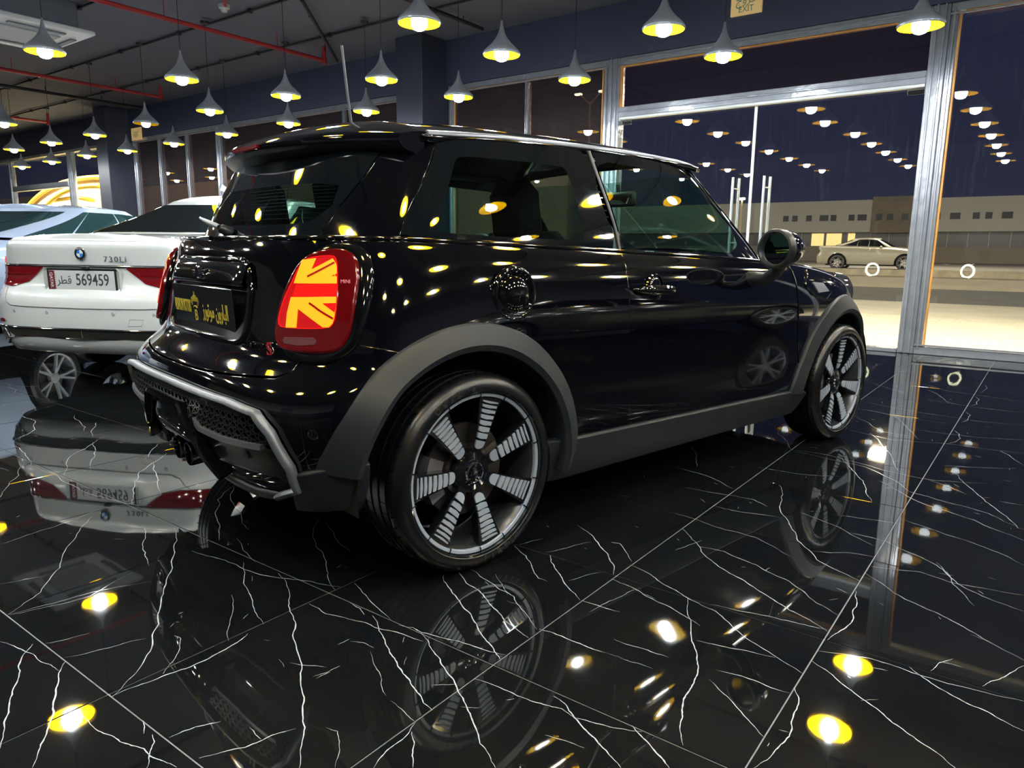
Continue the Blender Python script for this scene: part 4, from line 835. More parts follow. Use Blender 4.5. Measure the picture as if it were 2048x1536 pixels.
honey(-.6, .6, lambda y: .545, lambda y: (.44 + .0 * abs(y)) if abs(y) > .17 else .50)
rear_loop([(-.60, .452), (-.40, .440), (-.24, .442), (-.19, .468), (-.155, .502), (.155, .502), (.19, .468), (.24, .442), (.40, .440), (.60, .452)], [(-.007, 0), (-.007, .020), (.007, .024), (.009, 0)], 'grille_frame', mat('satin_grey_trim'), closed=False, off=.004)
# piano-black blade and centre housing
for s_ in (-1, 1):
    P = [(s_ * .30, .352), (s_ * .62, .366), (s_ * .650, .350), (s_ * .60, .320), (s_ * .30, .312)]
    V = [rear_pt(y, z, .014)[0] for y, z in densify(P, .03)]; c = rear_pt(s_ * .45, .336, .022)[0]; n = len(V)
    V = V + [rear_pt(y, z, .002)[0] for y, z in densify(P, .03)] + [c]
    MB().add(V, [(i, (i + 1) % n, 2 * n) for i in range(n)] + [(n + i, n + (i + 1) % n, (i + 1) % n, i) for i in range(n)]).build('bumper_blade', piano, mini, angle=40)
cen = [(-.165, .505), (-.178, .475), (-.195, .44), (-.215, .41), (-.235, .385), (-.25, .368), (-.25, .355)]
V = []; hs = [.020, .034, .042, .040, .034, .020, .004]
YS = np.linspace(-1, 1, 21)
for t in YS:
    for (y, z), h in zip(cen, hs):
        e = 1 - abs(t) ** 6 * .8
        p, n = rear_pt(t * abs(y), z, h * e); V.append(p)
k = len(cen); MB().add(V, [(i * k + j, i * k + j + 1, (i + 1) * k + j + 1, (i + 1) * k + j) for i in range(20) for j in range(k - 1)]).build('centre_apron', piano, mini, angle=70)
rear_loop([(-.34, .318), (-.255, .375), (-.20, .46), (-.165, .507), (.165, .507), (.20, .46), (.255, .375), (.34, .318)], [(-.007, 0), (-.007, .046), (.004, .052), (.010, .04), (.010, 0)], 'centre_frame', piano, closed=False, off=0)
for s_ in (-1, 1):
    t = MB().lathe([(.030, -.12), (.036, -.12), (.040, -.006), (.038, 0), (.034, 0), (.032, -.01), (.031, -.11), (0, -.11)], 32, T(-.605, s_ * .055 - .02, .318) @ RY(-PI / 2 - .05)).build('exhaust_tip', mat('black_chrome'), mini, angle=40)
for y in (-.50, -.22, .22, .50): 
    MB().lathe([(0, .003), (.011, .003), (.0125, 0)], 20, on_rear(y, .405 if abs(y) > .3 else .42, .008)).build('parking_sensor', darkpl, mini, angle=40)
MB().lathe([(0, .002), (.0125, .002), (.0145, 0)], 20, on_rear(-.735, .495, .001)).build('parking_sensor', paint, mini, angle=40)
rail('bumper_crease', LB, LB.rear([(-y, .636) for y in np.linspace(.02, .60, 12)]), halfround(.004, .002, 4), paint, mini) if False else None
# ---- belt-line strip and shoulder trim
ub = np.linspace(LB.side([(1.86, .95)])[0][0], 0.002, 90)
for mir in (False, True):
    rail('belt_trim', LB, np.stack([ub, ub * 0 + .978], 1), halfround(.016, .010, 6), piano, mini, mirror=mir, off=-.001)
# ---- greenhouse
gB = lambda x, z: GH.side([(x, z)])[0]
def gside(pts, step=.03): return GH.side(densify(pts, step, closed=False))
vt = .985
uCf_t, uCr_t = GH.side([(.013, 1.303)])[0][0], GH.side([(-.109, 1.308)])[0][0]
uCf_b, uCr_b = GH.side([(-.176, 1.03)])[0][0], GH.side([(-.314, 1.02)])[0][0]
def line_uv(a, b, n=14): return np.stack([np.linspace(a[0], b[0], n), np.linspace(a[1], b[1], n)], 1)
both(panel, 'rear_pillar', GH, np.vstack([line_uv((uCf_b, .0), (uCf_t, 1)), line_uv((uCr_t, 1), (uCr_b, 0.0))]), paint, mini, depth=.02, inset=.003)
uB_b, uB_t = GH.side([(.735, 1.0)])[0][0], GH.side([(.690, 1.318)])[0][0]
def clear_poly(k): return smooth_poly(FU[k], 1)
tint_r = glass('rear_side_glass', (.30, .46, .42), 1.6, gloss=1.1); tint_f = glass('front_side_glass', (.44, .64, .58), 1.55, gloss=1.1)
def ring(name, surf, outer, inner, m, parent, off=0, depth=.004, mirror=False, n=120):
    c = inner.mean(0)
    if area2(outer) < 0: outer = outer[::-1]
    sc = surf.jac(c[:1], c[1:])  # metric
    su = np.linalg.norm(sc[0]); sv = np.linalg.norm(sc[1])
    def rs(P):
        P = densify(P, .004); a = np.arctan2((P[:, 1] - c[1]) * sv, (P[:, 0] - c[0]) * su); o = np.argsort(a); th = np.linspace(-PI, PI, n, endpoint=False)
        return np.stack([np.interp(th, a[o], P[o][:, i], period=2 * PI) for i in (0, 1)], 1)
    A, B = rs(outer), rs(inner); V = []; NN = []
    for t in np.linspace(0, 1, 6):
        Q = A + (B - A) * t; N_ = surf.normal(Q[:, 0], Q[:, 1]); V.append(surf(Q[:, 0], Q[:, 1]) + N_ * off); NN.append(N_)
    V = np.vstack(V); NN = np.vstack(NN); F = [(j * n + i, j * n + (i + 1) % n, (j + 1) * n + (i + 1) % n, (j + 1) * n + i) for j in range(5) for i in range(n)]
    if mirror: V = V * [1, -1, 1]; NN = NN * [1, -1, 1]; F = [f[::-1] for f in F]
    return mesh(name, V, F, m, parent, NN)
def window(name, outer, inner, tintm, mir, surf=GH):
    w = ring(name, surf, outer, inner, darkgl, mini, mirror=mir, off=.001)
    g = panel('pane', surf, inner, tintm, w, inset=0, off=.0005, depth=0, mirror=mir)
    return w
for mir in (False, True):
    oq = np.vstack([line_uv((uCf_b + .002, .01), (uB_b - .0035, .01), 20), line_uv((uB_b - .0035, .01), (uB_t - .0035, .99)), line_uv((uB_t - .0035, .99), (uCf_t + .002, .99), 20), line_uv((uCf_t + .002, .99), (uCf_b + .002, .01))])
    window('quarter_window', oq, clear_poly('qglass'), tint_r, mir)
    uA_b, uA_t = GH.side([(1.80, .965)])[0][0], GH.side([(1.40, 1.335)])[0][0]
    od = np.vstack([line_uv((uB_b + .0035, .01), (uA_b, .01), 24), line_uv((uA_b, .01), (uA_t, .99), 16), line_uv((uA_t, .99), (uB_t + .0035, .99), 20), line_uv((uB_t + .0035, .99), (uB_b + .0035, .01))])
    di = FU['dglass'].copy()
    window('door_window', od, smooth_poly(di, 1), tint_f, mir)
    rail('window_divider', GH, line_uv((uB_b, .01), (uB_t, .99)), halfround(.017, .005, 4), darkpl, mini, mirror=mir)
    # windscreen pillar
    uA2b, uA2t = uA_b + .045, uA_t + .035
    panel('windscreen_pillar', GH, np.vstack([line_uv((uA_b + .001, .0), (uA2b, .0), 4), line_uv((uA2b, 0), (uA2t, 1)), line_uv((uA2t, 1), (uA_t + .001, 1), 4), line_uv((uA_t + .001, 1), (uA_b + .001, 0))]), piano, mini, inset=0, off=.006, depth=.012, mirror=mir)
    panel('windscreen', GH, np.vstack([line_uv((uA2b, .0), (.9995, .0), 16), line_uv((.9995, 0), (.9995, .97)), line_uv((.9995, .97), (uA2t, .97), 16), line_uv((uA2t, .97), (uA2b, 0))]), tint_f, mini, inset=0, depth=0, mirror=mir)
    # rear glass
    rg = FU['rglass']; inner = np.vstack([rg[3:8][:, :], [(rg[7][0] * .5, rg[7][1] - .01), (.0008, rg[0][1] - .005), (.0008, .62), (rg[2][0], .62)]])
    inner = np.array([(.0, .09), (rg[7][0] * .5, .085), (rg[7][0], .095), (rg[6][0], .13), (rg[5][0], .27), (rg[4][0], .55), (rg[3][0], .60), (rg[2][0], .61), (.0, .61)])
    outer = np.vstack([[(.0, .01)], line_uv((uCr_b - .002, .01), (uCr_t - .002, .985), 16), [(.0, .985)]])
    n_ = 60
    w = None
    O1 = outer; 
    # band between the outer outline and the clear area (half, from centre line to pillar)
    def rs(P, n):
        P = densify(P, .004, closed=False); L_ = np.concatenate([[0], np.cumsum(np.hypot(*(np.diff(P, axis=0) * [3, 1]).T))]); t = np.linspace(0, L_[-1], n); return np.stack([np.interp(t, L_, P[:, i]) for i in (0, 1)], 1)
    A, B = rs(outer, n_), rs(inner, n_); V = []; NN = []
    for t in np.linspace(0, 1, 8):
        Q = A + (B - A) * t; N_ = GH.normal(Q[:, 0], Q[:, 1]); V.append(GH(Q[:, 0], Q[:, 1])); NN.append(N_)
    V = np.vstack(V); NN = np.vstack(NN); F = [(j * n_ + i, j * n_ + i + 1, (j + 1) * n_ + i + 1, (j + 1) * n_ + i) for j in range(7) for i in range(n_ - 1)]
    if mir: V = V * [1, -1, 1]; NN = NN * [1, -1, 1]; F = [f[::-1] for f in F]
    w = mesh('rear_window', V, F, darkgl, mini, NN)
    if not mir: panel('pane', GH, inner, glass('tailgate_glass', (.30, .42, .38), 1.65, gloss=1.2), w, inset=0, depth=0, sym=True)
    # heater wires
    hw = MB()
    for i in range(9):
        v = .14 + i * .052; u1 = np.interp(v, [.09, .13, .27, .55, .6], [rg[7][0], rg[6][0], rg[5][0], rg[4][0], rg[3][0]]); U = np.linspace(.001, u1 - .004, 14); P = GH(U, U * 0 + v) - GH.normal(U, U * 0 + v) * .002
        if mir: P = P * [1, -1, 1]
        hw.tube(P, .0006, 3, caps=False)
    hw.build('heater_wire', mat('heater_wire', (.05, .04, .04), .4), w)
# ---- roof: a shallow dome over the gutter line
ug = np.linspace(0, 1, 200); GP = GH(ug, ug * 0 + .999); 
def roof_w(x): 
    m_ = GP[:, 0]; o = np.argsort(m_); return np.interp(x, m_[o], -GP[o][:, 1])
class Roof:
    def __call__(s, u, v):
        u = np.atleast_1d(u); v = np.atleast_1d(v); x = -.03 + u * 1.46; w = .618 - .025 * np.clip((x - .9) / .6, 0, 1) ** 2 - .03 * np.clip((.1 - x) / .4, 0, 1) ** 2
        y = (v * 2 - 1); zg = np.interp(x, GUT_X, GUT_Z); zs = zg + .012
        zc = .072 - .05 * np.clip((x - .9) / .6, 0, 1) ** 2 - .02 * np.clip((.2 - x) / .5, 0, 1) ** 1.5
        return np.stack([x, y * w, zs + zc * (1 - np.abs(y) ** 3.0) - .012 * np.abs(y) ** 14], -1)
    def jac(s, u, v, e=1e-3):
        u = np.clip(u, e, 1 - e); v = np.clip(v, e, 1 - e); return (s(u + e, v) - s(u - e, v)) / (2 * e), (s(u, v + e) - s(u, v - e)) / (2 * e)
    def normal(s, u, v):
        a, b = s.jac(u, v); n = np.cross(a, b); return n / np.linalg.norm(n, axis=1)[:, None]
RF = Roof()
panel('roof', RF, densify([(.0, .001), (1, .001), (1, .999), (.0, .999)], .03), paint, mini, inset=0, depth=.02, du=.02, dv=.025, round_=.006)
for mir in (False, True):
    ux = np.linspace(.01, .985, 60)
    rail('roof_gutter_trim', RF, np.stack([ux, ux * 0 + .012], 1), [(-.012, -.02), (-.013, .000), (-.006, .007), (.004, .007), (.010, .002), (.010, -.02)], mat('roof_rail_grey', (.20, .20, .215), .28, metal=.45, coat=.4), mini, mirror=mir, angle=80, taper=lambda t: min(1, .15 + (1 - t) * 9))
# spoiler: loft across the car
V = []; NP = 13
ysp = np.linspace(-1, 1, 41)
for t in ysp:
    y = t * .600; e = abs(t)
    xt = -.325 + .215 * e ** 2.3; x0 = -.015; zr = float(RF([(x0 + .03) / 1.46], [.5 + t * .485])[0][2]) + .001
    zt = 1.322 - .004 * e ** 2
    fx = lambda s_: x0 + (xt - x0) * s_
    top = [(fx(s_), zr + (zt - zr) * (s_ ** 1.9)) for s_ in (0, .2, .45, .7, .88, .97)]
    tip = [(xt - .004, zt - .010), (xt - .001, zt - .026), (xt + .014, zt - .040)]
    gl = -.245 + .08 * e ** 2
    und = [(xt + .05, zt - .050), (max(gl - .02, xt + .06), zt - .060), (max(gl + .02, xt + .07), zt - .075), (max(gl + .05, xt + .08), zt - .05)]
    for x, z in top + tip + und: V.append((x, y, z))
k = NP; F = [(i * k + j, i * k + j + 1, (i + 1) * k + j + 1, (i + 1) * k + j) for i in range(40) for j in range(k - 1)] + [tuple(range(k)), tuple(range(40 * k, 41 * k))[::-1]]
sp_ = MB().add(V, F).build('roof_spoiler', [paint, mat('spoiler_satin', (.004, .004, .005), .36)], mini, angle=48)
for f_ in sp_.data.polygons:
    if f_.index < 480 and f_.index % 12 > 6: f_.material_index = 1
bl_ = MB().box((-.327, 0, 1.308), (.012, .20, .016), bev=.003).build('high_brake_light', redlens, mini)
# antenna and fin
b = MB().lathe([(.0, -.02), (.014, -.01), (.010, .02), (.006, .03)], 16, T(.075, 0, 1.41)); b.tube([(.075, 0, 1.43), (.055, 0, 1.60), (.045, 0, 1.70)], [.005, .0042, .0045], 8); 
an = b.build('aerial', mat('aerial_black', (.06, .06, .065), .35), mini, angle=50)
b = MB(); V = []
for t in np.linspace(0, 1, 9):
    x = .22 - .13 * t; w = .028 * math.sin(PI * min(1, .15 + t * .85)) ** .6 + .004; h = .03 * t ** .7 * (1 if t < .9 else .6)
    V += [(x, -w, 1.402), (x, -w * .45, 1.408 + h * .8), (x, 0, 1.41 + h), (x, w * .45, 1.408 + h * .8), (x, w, 1.402)]
b.add(V, [(i * 5 + j, (i + 1) * 5 + j, (i + 1) * 5 + j + 1, i * 5 + j + 1) for i in range(8) for j in range(4)]); b.build('roof_fin', paint, mini, angle=50)
# rear wiper
p, n = rear_pt(0, 1.0, 0); wb = MB(); wb.lathe([(0, .030), (.010, .030), (.016, .022), (.019, -.01)], 20, T(-.408, -.01, 1.035) @ RY(-1.15)); wb.build('wiper_base', darkpl, mini, angle=40)
MB().tube([(-.432, -.01, 1.047), (-.436, .05, 1.060), (-.405, .20, 1.076), (-.365, .36, 1.090)], [.011, .010, .007, .005], 8).build('wiper_arm', darkpl, mini, angle=50)
# ---- bonnet: from the top edge of the wings to the centre
V = []; N_ = 26; K = 9; ue = np.linspace(LB.side([(1.84, .95)])[0][0], .999, N_); E = LB(ue, ue * 0 + .998)
for i in range(N_):
    x, y, z = E[i]; xc = min(x, 2.93)
    for j in range(K):
        t = j / (K - 1) * 2 - 1; V.append((x + (0.0) * (1 - abs(t)), y * -t if False else -y * t, z + (.055 - .02 * (x - 1.8)) * (1 - abs(t) ** 2.6)))
MB().add(V, [(i * K + j, (i + 1) * K + j, (i + 1) * K + j + 1, i * K + j + 1) for i in range(N_ - 1) for j in range(K - 1)]).build('bonnet', paint, mini, smooth=True)
# headlamps with ring-shaped running lights, grille
for s_ in (-1, 1):
    yc, zc_ = s_ * .585, .735
    q = LB.inv([(-.585, .735)], (1, 2), sel=lambda g: g[:, 0] > 2.6)[0]; c = LB([q[0]], [q[1]])[0]; n = LB.normal(q[0:1], q[1:2])[0]
    if s_ > 0: c = c * [1, -1, 1]; n = n * [1, -1, 1]
    n = Vector(n); Mh = frame_at(Vector(c) + n * .04, Vector((0, 0, 1)).cross(n), (0, 0, 1))
    h = MB().lathe([(0, .02), (.085, .016), (.101, .012), (.103, .032), (.109, .032), (.116, .0), (.12, -.06)], 40, Mh).build('headlamp', mat('headlamp_glass', (.03, .03, .035), .05, coat=1), mini, angle=50)
    MB().lathe([(.074, .018), (.076, .028), (.098, .028), (.100, .010)], 48, Mh).build('daylight_ring', mat('drl', (1, 1, .8), .3, emis=(1, .98, .62), estr=26), h, angle=40)
q = LB.inv([(-.05, .6)], (1, 2), sel=lambda g: g[:, 0] > 2.6)[0]; c = LB([q[0]], [q[1]])[0]
b = MB()
for i in range(5): b.box((c[0] + .012, 0, .50 + i * .05), (.03, .80 - i * .03, .014), bev=.004)
b.build('radiator_grille', chrome, mini)
MB().box((c[0] + .01, 0, .36), (.03, .52, .11), bev=.004).build('front_plate', plain_white, mini)
# ---- fuel filler flap, door handle, side scuttle, mirrors
def at_side(x, z, mir=False, off=0):
    q = LB.side([(x, z)])[0]; c = LB([q[0]], [q[1]])[0]; n = LB.normal(q[0:1], q[1:2])[0]; c = c + n * off
    a, b_ = LB.jac(q[0:1], q[1:2]); xa = a[0]
    if mir: c = c * [1, -1, 1]; n = n * [1, -1, 1]; xa = -xa * [1, -1, 1]
    M_ = frame_at(c, xa, (0, 0, 1)); return M_
Mf = at_side(.147, .851)
MB().lathe([(0, .030), (.018, .029), (.036, .024), (.050, .015), (.058, .006), (.061, .001), (.064, .002), (.070, .008), (.076, .011), (.082, .009), (.087, .002), (.088, -.006)], 56, Mf).build('fuel_filler', piano, mini, angle=60)
for mir in (False, True):
    Mh = at_side(.848, .846, mir, .0)
    dish = MB()
    dish.lathe([(.047, -.003), (.050, .003), (.053, .003), (.056, -.003)], 40, Mh @ Matrix.Diagonal((1.0, 1.15, 1, 1)) @ T(0, -.004, 0)).build('handle_surround', piano, mini, angle=60)
    V = []; 
    for t in np.linspace(-1, 1, 25):
        w = .0165 * (1 - abs(t) ** 3.2) + .002; h = .034 * (1 - abs(t) ** 4) ** .5 if abs(t) < 1 else 0
        for a in np.linspace(0, 2 * PI, 13)[:-1]: V.append((t * .128, math.sin(a) * w, max(-.002, .022 * (1 - abs(t) ** 5) + math.cos(a) * .013 * (1 - abs(t) ** 4))))
    MB().add(V, [(i * 12 + j, i * 12 + (j + 1) % 12, (i + 1) * 12 + (j + 1) % 12, (i + 1) * 12 + j) for i in range(24) for j in range(12)], Mh).build('door_handle', piano, mini, angle=80)
    V = []
    for t in np.linspace(-1, 1, 17):
        w = .036 * (1 - abs(t) ** 2.2) ** .5 if abs(t) < 1 else .001
        for a in np.linspace(0, PI, 9): V.append((math.cos(a) * w, t * .055 - .002, .001 + math.sin(a) * .012 * (1 - t * t)))
    MB().add(V, [(i * 9 + j, i * 9 + j + 1, (i + 1) * 9 + j + 1, (i + 1) * 9 + j) for i in range(16) for j in range(8)], Mh).build('handle_boss', piano, mini, angle=80)
# scuttle with side repeater
for mir in (False, True):
    Sp = LB.side(densify([(2.02, .84), (2.10, .905), (2.22, .885), (2.30, .80), (2.22, .765), (2.08, .79)], .02))
    sc = panel('side_scuttle', LB, smooth_poly(Sp, 1), piano, mini, inset=0, off=.008, depth=.01, mirror=mir, round_=.004)
    Sp = LB.side(densify([(2.09, .845), (2.20, .838), (2.25, .800), (2.13, .797)], .02))
    panel('side_repeater', LB, Sp, mat('repeater_lens', (.20, .205, .21), .25, coat=1, bump=.5, bscale=300), sc, inset=0, off=.013, depth=.005, mirror=mir, round_=.002)
# mirrors: bowl housing, rim, glass, stalk
def mirror(mir):
    c = Vector((1.48, -.955, 1.002)); ax = Vector((-1, .20, -.03)).normalized()   # opening faces back towards the driver
    Mm = frame_at(c, ax.cross(Vector((0, 0, 1))) * -1, (0, 0, 1)); zz = Mm.to_3x3() @ Vector((0, 0, 1))
    if zz.dot(ax) < 0: Mm = frame_at(c, ax.cross(Vector((0, 0, 1))), (0, 0, 1))
    Sx = Matrix.Diagonal((1.06, .98, 1, 1))
    if mir: Mm = Matrix.Diagonal((1, -1, 1, 1)) @ Mm
    Mq = Mm @ Sx
    h = MB().lathe([(0, -.125), (.030, -.120), (.058, -.098), (.074, -.06), (.080, -.02), (.080, .0), (.081, .006), (.077, .012), (.070, .012)], 40, Mq).build('door_mirror', piano, mini, angle=60)
    MB().lathe([(.081, -.016), (.0835, -.012), (.0835, .008), (.080, .016), (.071, .018), (.066, .010), (.064, .002)], 40, Mq).build('mirror_rim', darkpl, h, angle=50)
    MB().lathe([(0, .0015), (.066, .0015)], 40, Mq).build('mirror_glass', mat('mirror_silver', (.85, .9, .9), .01, metal=1), h, smooth=True)
    sg = -1 if mir else 1
    MB().tube([(c.x + .05, sg * (c.y + .005), c.z - .055), (c.x + .05, sg * (c.y + .02), c.z - .095), (c.x + .06, sg * (c.y + .07), c.z - .125), (c.x + .06, sg * (c.y + .15), c.z - .13)], [.030, .026, .028, .034], 16).build('mirror_stalk', darkpl, h, angle=60)
mirror(False); mirror(True)
# ---- interior
def seat(x, y, nm='front_seat', back=1.0):
    s_ = MB().box((x, y, .52), (.48, .48, .16), bev=.05).build(nm, leather, mini, angle=40)
    MB().box((x - .27, y, .80), (.13, .46, .52), RY(-.22), bev=.05).build('backrest', leather, s_, angle=40)
    b = MB(); V = []
    b.box((x - .36, y, 1.125), (.11, .27, .25), RY(-.15), bev=.055); b.build('headrest', leather, s_, angle=40)
    return s_
seat(.93, -.36); seat(.93, .36); seat(.22, -.30, 'rear_seat'); seat(.22, .30, 'rear_seat')
MB().box((1.62, 0, .84), (.42, 1.26, .26), bev=.07).build('dashboard', mat('dash', (.02, .022, .022), .6, noise=.1), mini, angle=40)
MB().tube([(1.30 + .06 * math.sin(a), .36 + .175 * math.cos(a), .90 + .165 * math.sin(a)) for a in np.linspace(0, 2 * PI, 33)[:-1]], .014, 8, closed=True).build('steering_wheel', leather, mini, smooth=True)
im = MB().box((1.60, 0, 1.245), (.03, .24, .075), bev=.012).build('interior_mirror', darkpl, mini, angle=40)
MB().box((1.582, 0, 1.245), (.004, .21, .05), bev=.001).build('mirror_glass', mat('mirror_silver'), im)
MB().tube([(1.61, 0, 1.26), (1.60, 0, 1.32)], .012, 8).build('mirror_bracket', darkpl, im)
MB().box((.9, 0, .50), (2.2, 1.3, .03)).build('cabin_floor', mat('carpet', (.008, .008, .008), .9, noise=.3, nscale=80), mini)
MB().box((-.18, 0, .86), (.34, 1.1, .02)).build('parcel_shelf', mat('carpet'), mini)
for s_ in (-1, 1): MB().box((1.0, s_ * .70, .72), (2.2, .02, .42)).build('door_card', mat('carpet'), mini)
# ---- wheels
def wheel_proto():
    w = empty('wheel'); w.parent = mini                       # axis along y, outer face at -y; origin on the axle
    # tyre: barrel with circumferential grooves
    prof = [(.253, -.094), (.256, -.101), (.262, -.106), (.274, -.107), (.288, -.101), (.300, -.091), (.308, -.080)]
    for g in (-.058, -.020, .020, .058): prof += [(.3105, g - .006), (.303, g - .0045), (.303, g + .0045), (.3105, g + .006)]
    prof += [(.308, .080), (.300, .092), (.275, .104), (.256, .101), (.253, .094)]
    tyre = MB().lathe(prof, 96, RX(-PI / 2)); t = tyre.build('tyre', rubber, w, angle=35)
    # shoulder blocks: sipes cut as thin dark ridges at the tyre shoulder
    b = MB()
    for i in range(56):
        a = 2 * PI * i / 56; M_ = RY(a)
        b.box((0, 0, 0), (.0032, .030, .0030), M_ @ T(0, -.084, .3018) @ RX(.95) , 0)
        b.box((0, 0, 0), (.0026, .032, .002), M_ @ T(0, -.038, .3094), 0); b.box((0, 0, 0), (.0026, .032, .002), RY(a + .05) @ T(0, .038, .3094), 0)
    b.build('tread_block', mat('tread_dark', (.001, .001, .001), .95, spec=.05), t)
    for word, a_c in (('PIRELLI', 1.62 * PI), ('P ZERO', .62 * PI)):
        for i, ch in enumerate(word):
            if ch == ' ': continue
            a = a_c + (i - (len(word) - 1) / 2) * .105; M_ = frame_at((.2745 * math.cos(a), -.1068, .2745 * math.sin(a)), (-math.sin(a), 0, math.cos(a)), (-math.cos(a), 0, -math.sin(a))); text('tyre_letter', ch, .026, mat('tyre_letter_black', (.03, .03, .03), .35), M_, t, extrude=.0008, bold=.0008)
    # rim: lip ring (machined), barrel
    MB().lathe([(.236, .094), (.225, .085), (.212, .06), (.205, .0), (.212, -.05), (.222, -.072), (.2255, -.080)], 96, RX(-PI / 2)).build('rim_barrel', mat('barrel_grey', (.10, .10, .105), .25, metal=.7), w, angle=40)
    MB().lathe([(.2235, -.080), (.2235, -.089), (.2250, -.0915), (.2330, -.0935), (.2350, -.092), (.2355, -.086), (.2355, -.080)][::-1], 96, RX(-PI / 2)).build('rim_ring', machined, w, angle=30)
    MB().lathe([(.2360, -.088), (.2375, -.1015), (.2430, -.1045), (.2462, -.1035), (.2470, -.098), (.2450, -.090)][::-1], 96, RX(-PI / 2)).build('rim_lip', wheelblk, w, angle=30)
    # brake disc, caliper, hub
    MB().lathe([(.0, .005), (.135, .005), (.138, -.008), (.138, -.02), (.085, -.02), (.08, -.035), (0, -.035)][::-1], 48, RX(-PI / 2)).build('brake_disc', discm, w, angle=30)
    b = MB(); b.lathe([(.100, -.045), (.150, -.045), (.155, -.01), (.150, .03), (.10, .03)], 10, RX(-PI / 2), a0=D(150), a1=D(205)); b.build('brake_caliper', caliper, w, angle=40)
    cen_ = MB().lathe([(.0, -.070), (.026, -.070), (.030, -.066), (.040, -.064), (.060, -.060), (.066, -.052), (.068, -.02), (.05, .0)][::-1], 48, RX(-PI / 2)).build('hub', wheelblk, w, angle=40)
    MB().lathe([(.0, -.0745), (.024, -.0745), (.0262, -.0735)][::-1], 32, RX(-PI / 2)).build('hub_cap', piano, cen_, angle=40)
    MB().lathe([(.0262, -.0735), (.0272, -.0765), (.0295, -.0755), (.031, -.068)][::-1], 40, RX(-PI / 2)).build('cap_ring', chrome, cen_, angle=40)
    text('cap_lettering', 'MINI', .018, chrome, frame_at((0, -.0752, 0), (1, 0, 0), (0, 0, 1)) @ RZ(D(-72)), cen_, extrude=.0006, bold=.0006)
    for i in range(5):
        a = 2 * PI * i / 5 + .3; MB().lathe([(.0, -.052), (.009, -.052), (.0095, -.060), (.012, -.0605), (.013, -.058)][::-1], 16, T(.049 * math.cos(a), 0, .049 * math.sin(a)) @ RX(-PI / 2)).build('wheel_bolt', darkpl, cen_, angle=40)
    MB().tube([(-.150 - .03, -.055, -.12), (-.146 - .025, -.085, -.115)], .004, 8).build('valve_stem', chrome, w, angle=40)
    # spokes: wedge blade, with machined bars
    SP = []
    def blade(nm):
        P = [(.045, .014), (.080, .019), (.130, .025), (.180, .033), (.2245, .042)]; V = []
        for r, h in P:
            d = ip(r, [.045, .10, .2245], [-.058, -.074, -.0865]); V += [(r, -h, d + .03), (r, -h, d), (r, h, d), (r, h, d + .03)]
        F = [(i * 4 + j, i * 4 + (j + 1) % 4, (i + 1) * 4 + (j + 1) % 4, (i + 1) * 4 + j) for i in range(4) for j in range(4)] + [(3, 2, 1, 0), (16, 17, 18, 19)]
        return V, F
    bars = [(.068, .094), (.100, .115), (.1205, .134), (.140, .152), (.1585, .169), (.1755, .1845), (.191, .1985), (.2050, .2100)]
    proto_blade = None; proto_bars = []
    for i in range(7):
        a = D(180) + 2 * PI * i / 7; Mw = RY(-a) @ RX(-PI / 2) @ Matrix.Diagonal((1.07, 1.07, 1, 1))
        if proto_blade is None:
            V, F = blade('spoke'); s_ = MB().add(V, F).build('spoke', wheelblk, w); proto_blade = s_
            for k, (r0_, r1_) in enumerate(bars):
                d = lambda r: ip(r, [.045, .10, .2245], [-.058, -.074, -.0865]) - .0012; hw = lambda r: ip(r, [.06, .10, .15, .2245], [.0135, .0175, .022, .031])
                if k == 0:
                    n = 8; poly = [(r0_ + .012 - .012 * math.cos(t), hw(r1_) * math.sin(t) * .95) for t in np.linspace(-PI / 2, PI / 2, n)]
                    poly = [(r1_, -hw(r1_))] + poly + [(r1_ - .003, hw(r1_))]
                else: poly = [(r1_ + .002, -hw(r1_)), (r0_ + .003, -hw(r0_)), (r0_, -hw(r0_) * .4), (r0_ - .001, 0), (r0_, hw(r0_) * .6), (r0_ - .0, hw(r0_)), (r1_ - .001, hw(r1_))]
                V = [(r, y, d(r) + .006) for r, y in poly] + [(r, y, d(r) - .0028) for r, y in poly]; n = len(poly)
                o = MB().add(V, [tuple(range(n, 2 * n))] + [(i_, (i_ + 1) % n, n + (i_ + 1) % n, n + i_) for i_ in range(n)]).build('spoke_bar', machined, s_); proto_bars.append(o)
            s_.matrix_local = Mw
        else:
            s_ = proto_blade.copy(); COL.objects.link(s_); s_.parent = w; s_.matrix_local = Mw
            # bars of the copies sit under their own spoke
            for o in proto_bars:
                c = o.copy(); COL.objects.link(c); c.parent = s_
    K_ = 1.07
    for ch in list(w.children):
        if ch.name.startswith('tyre'): continue
        if not ch.name.startswith('spoke'): ch.scale = (K_, 1, K_)
    nb = None
    for i in range(7):                       # notches that split the machined ring at each spoke
        for q in (-.20, .20):
            a = D(180) + 2 * PI * i / 7 + q; M_ = RY(-a) @ T(.2455, -.0925, 0)
            if nb is None: nb = MB().box((0, 0, 0), (.016, .006, .0028)).build('ring_notch', wheelblk, w); nb.matrix_local = M_
            else: c_ = nb.copy(); COL.objects.link(c_); c_.parent = w; c_.matrix_local = M_
    return w
def copy_tree(o, parent):
    c = o.copy(); COL.objects.link(c); c.parent = parent
    for ch in list(o.children): copy_tree(ch, c)
    return c
w0 = wheel_proto(); w0.location = (0, -.742, .311)
for x, s_, a in ((2.495, -1, D(13)), (0, 1, .4), (2.495, 1, .9)):
    w = copy_tree(w0, mini); w.location = (x, s_ * .742, .311); w.rotation_euler = (0, -a, 0 if s_ < 0 else PI)
